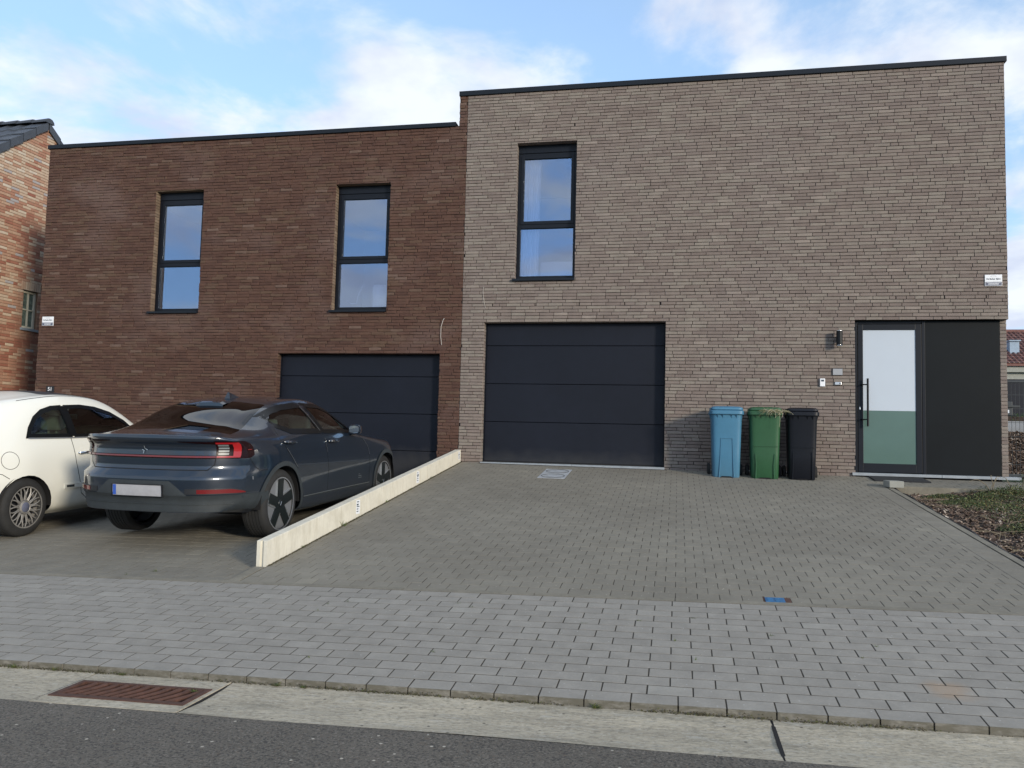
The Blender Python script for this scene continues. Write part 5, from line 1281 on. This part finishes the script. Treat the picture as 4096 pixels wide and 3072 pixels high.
for sg in (1, -1):
    dr = [(1.02, 1.12), (1.34, 1.02), (2.03, 1.00), (2.09, .62), (2.08, .375), (1.50, .36), (1.40, .52), (1.30, .66), (1.13, .82), (1.04, .94)]
    dr = [(2.00, 1.035), (2.07, .62), (2.055, .385), (1.47, .375), (1.40, .56), (1.27, .72), (1.04, .92), (1.00, 1.035)]
    df = [(2.93, 1.02), (3.20, .88), (3.27, .60), (3.26, .39), (2.055, .385), (2.07, .62), (2.00, 1.035)]
    for pl in (dr, df):
        vf = cutout(bm, pl, (1, 2), lambda c, sg=sg: c.x*sg > .6 and c.z < 1.05); doors.append((sg, pl, facesobj(vf, 'door', 'paint_blue', blue)))
b = MB(); b.frombm(bm, smooth=True); body = build(b, 'body', 'paint_blue', blue, local=True)
for sg in (1, -1):
    fn = lambda y, z, o, sg=sg: car.side(y, z, sg, o)
    b = MB(); ringband(b, wr_, -.030, .026, fn, .006); ringband(b, wf_, -.026, .024, fn, .006)
    band(b, [(1.80, 1.352), (1.87, 1.20), (1.945, 1.05)], [(1.95, 1.354), (2.00, 1.20), (2.06, 1.045)], fn, .005, False)
    tag(build(b, 'window_trim', 'trimblack', blue, local=True), kind='stuff')
    b = MB(); line(b, [(1.835, 1.335), (1.89, 1.19), (1.95, 1.065)], .007, fn, .009); build(b, 'pillar_glint', 'trim_glint', blue, local=True)  # bright strip paints a glint down the B-pillar
    # arches and sill cladding
    for cy in (1.0, 3.82):
        b = MB(); A = []; B = []
        for k in range(31):
            a = (-.22+(math.pi+.24)*k/30) if cy < 2 else (-.05+(math.pi+.27)*k/30); A.append((cy+.383*math.cos(a), .345+.383*math.sin(a))); B.append((cy+.432*math.cos(a), .345+.432*math.sin(a)))
        band(b, A, B, fn, .008, False); band(b, [(p[0]*.999, p[1]) for p in A], A, lambda y, z, o: fn(y, z, o), -.02, False)
        build(b, 'arch_trim', 'clad', blue, local=True)
    b = MB(); P1 = [(1.42+.115*i, .225) for i in range(17)]; P2 = [(1.42+.115*i, .372) for i in range(17)]; band(b, P1, P2, fn, .007, False); build(b, 'side_skirt', 'clad', blue, local=True)
    b = MB(); line(b, [(1.44, .375), (3.26, .375)], .006, fn, .009); build(b, 'skirt_highlight', 'trim_glint', blue, local=True)
    b = MB()
    line(b, [(1.02, 1.10), (.98, 1.00), (1.08, .88), (1.30, .68)], .007, fn, .0015); line(b, [(1.99, 1.03), (2.07, .62), (2.055, .385)], .007, fn, .0015); line(b, [(2.93, 1.01), (3.20, .88), (3.27, .60), (3.26, .39)], .007, fn, .0015)
    tag(build(b, 'shut_lines', 'gap', blue, local=True), kind='stuff')
    b = MB(); line(b, [(1.07, .905), (1.29, .70)], .004, fn, .003); line(b, [(2.01, .98), (2.045, .82)], .004, fn, .003); line(b, [(3.13, .93), (3.22, .85), (3.255, .73)], .004, fn, .003); tag(build(b, 'edge_glints', 'trim_glint', blue, local=True), kind='stuff')
    for (hy, hz) in ((1.03, .965), (2.08, .94)):
        b = MB(); c0 = car.side(hy, hz, sg, 0); c1 = car.side(hy+.22, hz-.005, sg, 0)
        b.tube([c0+Vector((sg*.005, 0, 0)), c0+Vector((sg*.035, .02, .003)), c0*.5+c1*.5+Vector((sg*.042, 0, 0)), c1+Vector((sg*.035, -.02, 0)), c1+Vector((sg*.005, 0, 0))], [.012, .016, .017, .016, .012], 8)
        d = [q for q in doors if q[0] == sg][0 if hy < 2 else 1][2]; build(b, 'handle', 'paint_blue', d, local=True)
        b = MB(); b.tube([c0+Vector((sg*.044, .012, .004)), c0+Vector((sg*.050, .06, .004))], [.012, .010], 6); build(b, 'handle_glint', 'chrome', d, local=True)
    # mirror
    b = MB(); n = 12; rings = []
    for (yy, w0, h0, dx) in ((2.66, .145, .105, .0), (2.68, .16, .12, 0), (2.74, .16, .115, -.01), (2.82, .12, .08, -.03), (2.87, .05, .03, -.05)):
        rings.append([(sg*(.965+dx+w0/2*math.copysign(abs(math.cos(2*math.pi*k/n))**.6, math.cos(2*math.pi*k/n))), yy, 1.065+h0/2*math.copysign(abs(math.sin(2*math.pi*k/n))**.6, math.sin(2*math.pi*k/n))) for k in range(n)])
    vs = [v for r in rings for v in r]; fs = [(i*n+k, i*n+(k+1) % n, (i+1)*n+(k+1) % n, (i+1)*n+k) for i in range(4) for k in range(n)]+[tuple(range(n)), tuple(range(4*n, 5*n))]
    b.add(vs, fs); b.tube([(sg*.84, 2.76, 1.0), (sg*.89, 2.76, 1.02), (sg*.94, 2.76, 1.035)], .028, 8); mo = build(b, 'mirror', 'paint_blue', blue, local=True, fixn=True)
    b = MB(); b.add([(v[0]*.9+sg*.0965, v[1]-.004, 1.065+(v[2]-1.065)*.86) for v in rings[0]], [tuple(range(n))]); build(b, 'mirror_glass', 'mirror', mo, local=True)
    for cy in (1.0, 3.82): well(blue, sg*.45, sg*.905, cy, .345, .40)
    make_wheel(blue, sg*.895, 1.0, .345, .345, .235, .265, sg, 'aero'); make_wheel(blue, sg*.895, 3.82, .345, .345, .235, .265, sg, 'aero')
W_ = car.wrap
def rp(nm, m, t0, t1, z0, z1, off, parent=None, n=14, nz=3, kind=None, skirt=True):
    b = MB(); patch(b, t0, t1, z0, z1, W_, off, n, nz, skirt); o = build(b, nm, m, parent or blue, local=True, fixn=False); 
    if kind: tag(o, kind=kind)
    return o
# rear face
rp('light_bar', 'darklens', -.66, .66, .835, .865, .006, n=30)
rp('light_bar_lens', 'redlens', -.66, .66, .845, .860, .009, n=30)  # dark red lens strip of the unlit light bar
for sg in (1, -1):
    rp('upper_light_strip', 'darklens', sg*.66, sg*.36, lambda t: .968+.018*(1-(abs(t)-.36)/.3), .990, .006)
    tl = rp('tail_light', 'darklens', sg*.662, sg*.965, lambda t: .835+.03*max(0, (abs(t)-.86)/.105)**2, lambda t: .998-.03*max(0, (abs(t)-.90)/.065)**2, .010, n=24, nz=6)
    rp('red_frame', 'redbright', sg*.665, sg*.815, .845, .860, .014, tl, skirt=False); rp('red_frame', 'redbright', sg*.665, sg*.815, .970, .986, .014, tl, skirt=False); rp('red_frame', 'redbright', sg*.772, sg*.818, .860, .970, .014, tl, skirt=False)
    b = MB()
    for k in range(4): patch(b, sg*.675, sg*.745, .871+k*.026, .887+k*.026, W_, .014, 6, 1, False)
    tag(build(b, 'clear_louvres', 'clearlens', tl, local=True), kind='stuff')
    rp('side_marker', 'redlens', sg*.87, sg*.93, .912, .920, .013, tl, n=4, nz=1, skirt=False)
    rp('reflector_housing', 'plastic_black', sg*.46, sg*.92, .512, lambda t: .562-.035*max(0, (abs(t)-.80)/.12), .006); rp('reflector', 'redlens', sg*.56, sg*.89, .518, lambda t: .556-.03*max(0, (abs(t)-.80)/.09), .009)
rp('boot_recess', 'paint_blue', -.62, .62, .871, .958, -.003, n=20)
b = MB()
for sg in (1, -1):
    P = [(sg*.60, .728), (sg*.655, .78), (sg*.662, .835)]; line(b, P, .007, W_, .0015); line(b, [(sg*.662, .99), (sg*.675, 1.03)], .007, W_, .0015)
    line(b, [(sg*.90, .83), (sg*.97, .75), (sg*1.06, .712), (sg*1.22, .708)], .006, W_, .0015)
line(b, [(-.60, .728), (.60, .728)], .009, W_, .001)
tag(build(b, 'boot_shut_lines', 'gap', blue, local=True), kind='stuff')
rp('bumper_insert', 'clad', -.47, .47, .49, lambda t: .632-.13*max(0, (abs(t)-.32)/.15), .003, n=24, nz=4)
rp('lower_bumper', 'clad', -1.30, 1.30, .345, .500, .005, n=56, nz=5)
rp('bumper_step', 'clad', -.80, .80, .415, .422, .014, n=30, nz=1)
pl = rp('licence_plate', 'plate', -.255, .255, .490, .594, .022, n=10)
rp('plate_band', 'plateblue', -.250, -.215, .496, .588, .0235, pl, n=2, nz=1, skirt=False)
b = MB(); 
for t0, t1, z0, z1 in ((-.26, .26, .486, .491), (-.26, .26, .592, .598), (-.26, -.253, .491, .592), (.253, .26, .491, .592)): patch(b, t0, t1, z0, z1, W_, .026, 6, 1)
tag(build(b, 'plate_holder', 'plastic_black', pl, local=True), kind='stuff')
b = MB(); line(b, [(.0, .945), (.008, .92), (.035, .908)], .006, W_, .012); line(b, [(-.004, .875), (.001, .902), (-.02, .91)], .006, W_, .012); tag(build(b, 'star_emblem', 'trim_glint', blue, local=True), kind='stuff')
b = MB(); line(b, [(.99, .66), (.993, .63)], .007, W_, .004); build(b, 'bumper_scratch', 'grey_print', blue, local=True)
b = MB(); fnr = lambda y, z, o: car.side(y, z, 1, o)
for k in range(3): line(b, [(2.93, .50-.022*k), (2.98+.03*(k > 0)+.01*k, .50-.022*k)], .005, fnr, .003)
tag(build(b, 'door_lettering', 'trim_glint', blue, local=True), kind='stuff')
# roof details
def toppt(x, y, off=0):
    sc = car.section(y); ax = abs(x)
    for a, b_ in zip(sc[::-1][:-1], sc[::-1][1:]):
        if a[0] <= ax <= b_[0]: t = (ax-a[0])/max(1e-6, b_[0]-a[0]); return Vector((x, y, a[1]+(b_[1]-a[1])*t+off))
    return Vector((x, y, sc[-1][1]+off))
b = MB(); vs = []; fs = []; prf = ((1.36, .003), (1.28, .014), (1.16, .030), (1.10, .034), (1.095, -.01))
for i in range(9):
    x = -.17+.34*i/8
    for yy, h in prf: vs.append(toppt(x*(1 if yy > 1.3 else .92), yy, h-(.02 if i in (0, 8) and h > .01 else 0)))
for i in range(8):
    for j in range(4): q = i*5+j; fs.append((q, q+5, q+6, q+1))
b.add(vs, fs, smooth=False); build(b, 'brake_light_housing', 'paint_blue', blue, local=True)
b = MB(); c = toppt(0, 1.52); b.add([(c.x-.035, c.y-.09, c.z-.01), (c.x+.035, c.y-.09, c.z-.01), (c.x+.03, c.y+.14, c.z), (c.x-.03, c.y+.14, c.z), (c.x-.008, c.y-.07, c.z+.062), (c.x+.008, c.y-.07, c.z+.062), (c.x+.008, c.y+.0, c.z+.045), (c.x-.008, c.y+.0, c.z+.045)], [(0, 1, 5, 4), (1, 2, 6, 5), (2, 3, 7, 6), (3, 0, 4, 7), (4, 5, 6, 7)]); build(b, 'roof_antenna', 'paint_blue', blue, local=True, fixn=True)
interior(blue, 4.6, .62, .6, 3.3, .35, 1.0, [(.38, 1.55, .82), (-.38, 1.55, .82), (.38, 2.35, .85), (-.38, 2.35, .85)], (-.38, 3.0, .92))
b = MB(); b.box(-.68, .68, .75, 4.2, .25, .36); build(b, 'underbody', 'gap', blue, local=True)

# ---- white small hatchback
WL = [st(0.00, .24, .68, .73, .55, .725, .75, .69, .92, .50, 1.31, 1.365),
      st(0.25, .21, .76, .795, .56, .785, .76, .735, .93, .53, 1.335, 1.395),
      st(0.60, .20, .785, .812, .56, .80, .78, .750, .945, .55, 1.365, 1.430),
      st(1.10, .195, .79, .815, .56, .80, .78, .752, .95, .56, 1.395, 1.462),
      st(1.60, .195, .785, .81, .56, .795, .78, .748, .945, .56, 1.390, 1.458),
      st(2.00, .20, .785, .81, .56, .795, .77, .742, .935, .56, 1.325, 1.400),
      st(2.35, .20, .785, .81, .56, .79, .77, .735, .925, .60, 1.16, 1.24),
      st(2.65, .20, .785, .81, .56, .79, .76, .720, .905, .62, 1.00, 1.055),
      st(3.00, .21, .77, .80, .56, .77, .73, .69, .85, .58, .90, .945),
      st(3.30, .22, .72, .75, .54, .72, .68, .64, .77, .50, .82, .85),
      st(3.57, .24, .60, .62, .48, .60, .58, .55, .63, .42, .66, .68)]
WL = [(y, [(p[0], p[1]*1.035) for p in c]) for y, c in WL]
def rearW(x, z):
    return .20*(x/.75)**3.6+pchip([0, .2, .35, .5, .62, .70, .90, 1.0, 1.15, 1.28, 1.5], [.12, .05, .01, 0, .02, .04, .08, .12, .25, .38, .50], z)
def frontW(x, z): return .22*(x/.65)**3+pchip([0, .3, .5, .8], [.08, 0, 0, .1], z)
car = Car(3.57, WL, rearW, frontW, rf=1.3, ff=.6)
white = empty('parked_car', (-7.385, -5.830, -1.150), 'ivory white small hatchback parked left of the dark blue car', 'car', 'cars parked on the left driveway', rot=(R_(1.9), 0, 0))
bm = car.shell(dy=.04)
q_ = [(.635, 1.030), (.68, 1.11), (.78, 1.22), (.90, 1.292), (1.04, 1.330), (1.17, 1.340), (1.225, 1.022)]
d_ = [(1.245, 1.342), (1.48, 1.350), (1.73, 1.328), (1.98, 1.270), (2.20, 1.172), (2.38, 1.03), (2.36, 1.012), (1.30, 1.018)]
for sg in (1, -1):
    for nm, pl in (('rear_side_window', q_), ('door_window', d_)): facesobj(cutout(bm, pl, (1, 2), side_sel(sg)), nm, 'carglass', white)
    for cy in (.57, 2.87): cutout(bm, circ(cy, .300, .328), (1, 2), lambda c, sg=sg: c.x*sg > .5 and c.z < .8)
facesobj(cutout(bm, [(-.645, .935), (.645, .935), (.475, 1.315), (-.475, 1.315)], (0, 2), lambda c: c.y < .6 and c.z > .8), 'rear_window', 'reardark', white)
facesobj(cutout(bm, [(-.52, 1.98), (.52, 1.98), (.62, 2.62), (-.62, 2.62)], (0, 1), lambda c: c.z > .95), 'windshield', 'carglass', white)
wd_ = []
for sg in (1, -1):
    pl = [(1.22, 1.005), (1.245, .73), (1.30, .52), (1.33, .38), (1.42, .315), (2.30, .31), (2.42, .44), (2.44, 1.005)]
    wd_.append(facesobj(cutout(bm, pl, (1, 2), lambda c, sg=sg: c.x*sg > .55 and c.z < 1.02), 'door', 'paint_white', white))
b = MB(); b.frombm(bm, smooth=True); build(b, 'body', 'paint_white', white, local=True)
for i, sg in enumerate((1, -1)):
    fn = lambda y, z, o, sg=sg: car.side(y, z, sg, o); dd = wd_[i]
    b = MB(); ringband(b, q_, -.026, .022, fn, .005); ringband(b, d_, -.022, .022, fn, .005); band(b, [(1.15, 1.352), (1.185, 1.18), (1.215, 1.02)], [(1.265, 1.354), (1.28, 1.18), (1.31, 1.017)], fn, .010, False); tag(build(b, 'window_trim', 'trimblack', white, local=True), kind='stuff')
    b = MB(); line(b, [(.63, 1.008), (1.22, 1.000), (2.33, .997)], .013, fn, .006); build(b, 'belt_trim', 'trim_glint', white, local=True)
    b = MB(); line(b, [(1.22, .995), (1.245, .73), (1.30, .52), (1.33, .38), (1.42, .315), (2.30, .31), (2.42, .44), (2.44, .99)], .008, fn, .0015); line(b, [(.16, .68), (.30, .655), (.37, .605)], .006, fn, .0015)
    P = [(.385+.088*math.cos(k*math.pi/14), .790+.088*math.sin(k*math.pi/14)) for k in range(29)]; line(b, P, .005, fn, .0012, .03); tag(build(b, 'shut_lines', 'gap', white, local=True), kind='stuff')
    b = MB(); patch(b, 1.06, 2.2, .448, .500, fn, .012, 16, 2); build(b, 'rub_strip', 'paint_white', white, local=True)
    b = MB(); patch(b, 1.085, 1.20, .461, .487, fn, .0145, 4, 1, False); build(b, 'strip_badge', 'clad', white, local=True)
    c0 = car.side(1.285, .828, sg); c1 = car.side(1.48, .833, sg); b = MB(); b.tube([c0+Vector((sg*.004, 0, 0)), c0+Vector((sg*.03, .02, .003)), (c0+c1)/2+Vector((sg*.04, 0, .006)), c1+Vector((sg*.03, -.02, .002)), c1+Vector((sg*.004, 0, 0))], [.010, .015, .013, .013, .009], 8); build(b, 'handle', 'chrome', dd, local=True)
    b = MB(); n = 12; rings = [[(sg*(.88+w0/2*math.cos(2*math.pi*k/n)), yy, 1.06+h0/2*math.sin(2*math.pi*k/n)) for k in range(n)] for yy, w0, h0 in ((2.20, .17, .13), (2.24, .19, .145), (2.32, .14, .1), (2.37, .04, .03))]
    b.add([v for r in rings for v in r], [(a*n+k, a*n+(k+1) % n, (a+1)*n+(k+1) % n, (a+1)*n+k) for a in range(3) for k in range(n)]+[tuple(range(n)), tuple(range(3*n, 4*n))]); b.tube([(sg*.74, 2.26, .97), (sg*.82, 2.28, 1.0)], .025, 6); mo = build(b, 'mirror', 'paint_white', white, local=True, fixn=True)
    b = MB(); b.add([(sg*.88+(v[0]-sg*.88)*.85, 2.197, 1.06+(v[2]-1.06)*.85) for v in rings[0]], [tuple(range(n))]); build(b, 'mirror_glass', 'mirror', mo, local=True)
    for cy in (.57, 2.87): well(white, sg*.42, sg*.79, cy, .300, .342); make_wheel(white, sg*.785, cy, .300, .300, .185, .212, sg, 'multi')
W_ = car.wrap
for sg in (1, -1): b = MB(); patch(b, sg*.60, sg*.74, .70, .92, W_, .012, 8, 5); build(b, 'tail_light', 'redlens', white, local=True)
b = MB(); patch(b, -.26, .26, .60, .71, W_, .01, 8, 2); build(b, 'licence_plate', 'plate', white, local=True)
# roof panel seam and grey glass roof
def toppt(x, y, off=0):
    sc = car.section(y); ax = abs(x)
    for a, b_ in zip(sc[::-1][:-1], sc[::-1][1:]):
        if a[0] <= ax <= b_[0]: t = (ax-a[0])/max(1e-6, b_[0]-a[0]); return car.deform(x, y, a[1]+(b_[1]-a[1])*t)+Vector((0, 0, off))
    return car.deform(x, y, sc[-1][1])+Vector((0, 0, off))
b = MB()
for sg in (1, -1):
    vs = []
    for k in range(20): y = .30+1.5*k/19; x = sg*(.515+.02*math.sin(k/19*3)); vs += [toppt(x-.004, y, .002), toppt(x+.004, y, .002)]
    b.add(vs, [(2*k, 2*k+1, 2*k+3, 2*k+2) for k in range(19)])
tag(build(b, 'roof_seams', 'gap', white, local=True), kind='stuff')
b = MB(); vs = []
for k in range(14):
    y = 1.02+.85*k/13
    for j in range(9): vs.append(toppt(-.47+.94*j/8, y, .004))
b.add(vs, [(k*9+j, k*9+j+1, k*9+j+10, k*9+j+9) for k in range(13) for j in range(8)], smooth=True); build(b, 'glass_roof', 'plastic_black', white, local=True)
interior(white, 3.57, .55, .5, 2.6, .30, .95, [(.36, .80, .78), (-.36, .80, .78), (.36, 1.35, .92), (-.36, 1.35, .92)], (-.36, 2.05, .85))
b = MB(); b.bbox(-.10, .10, 2.06, 2.09, 1.19, 1.25, .01); tag(build(b, 'rear_view_mirror', 'seat', white, local=True))
b = MB(); b.box(-.6, .6, .3, 3.3, .18, .26); build(b, 'underbody', 'gap', white, local=True)
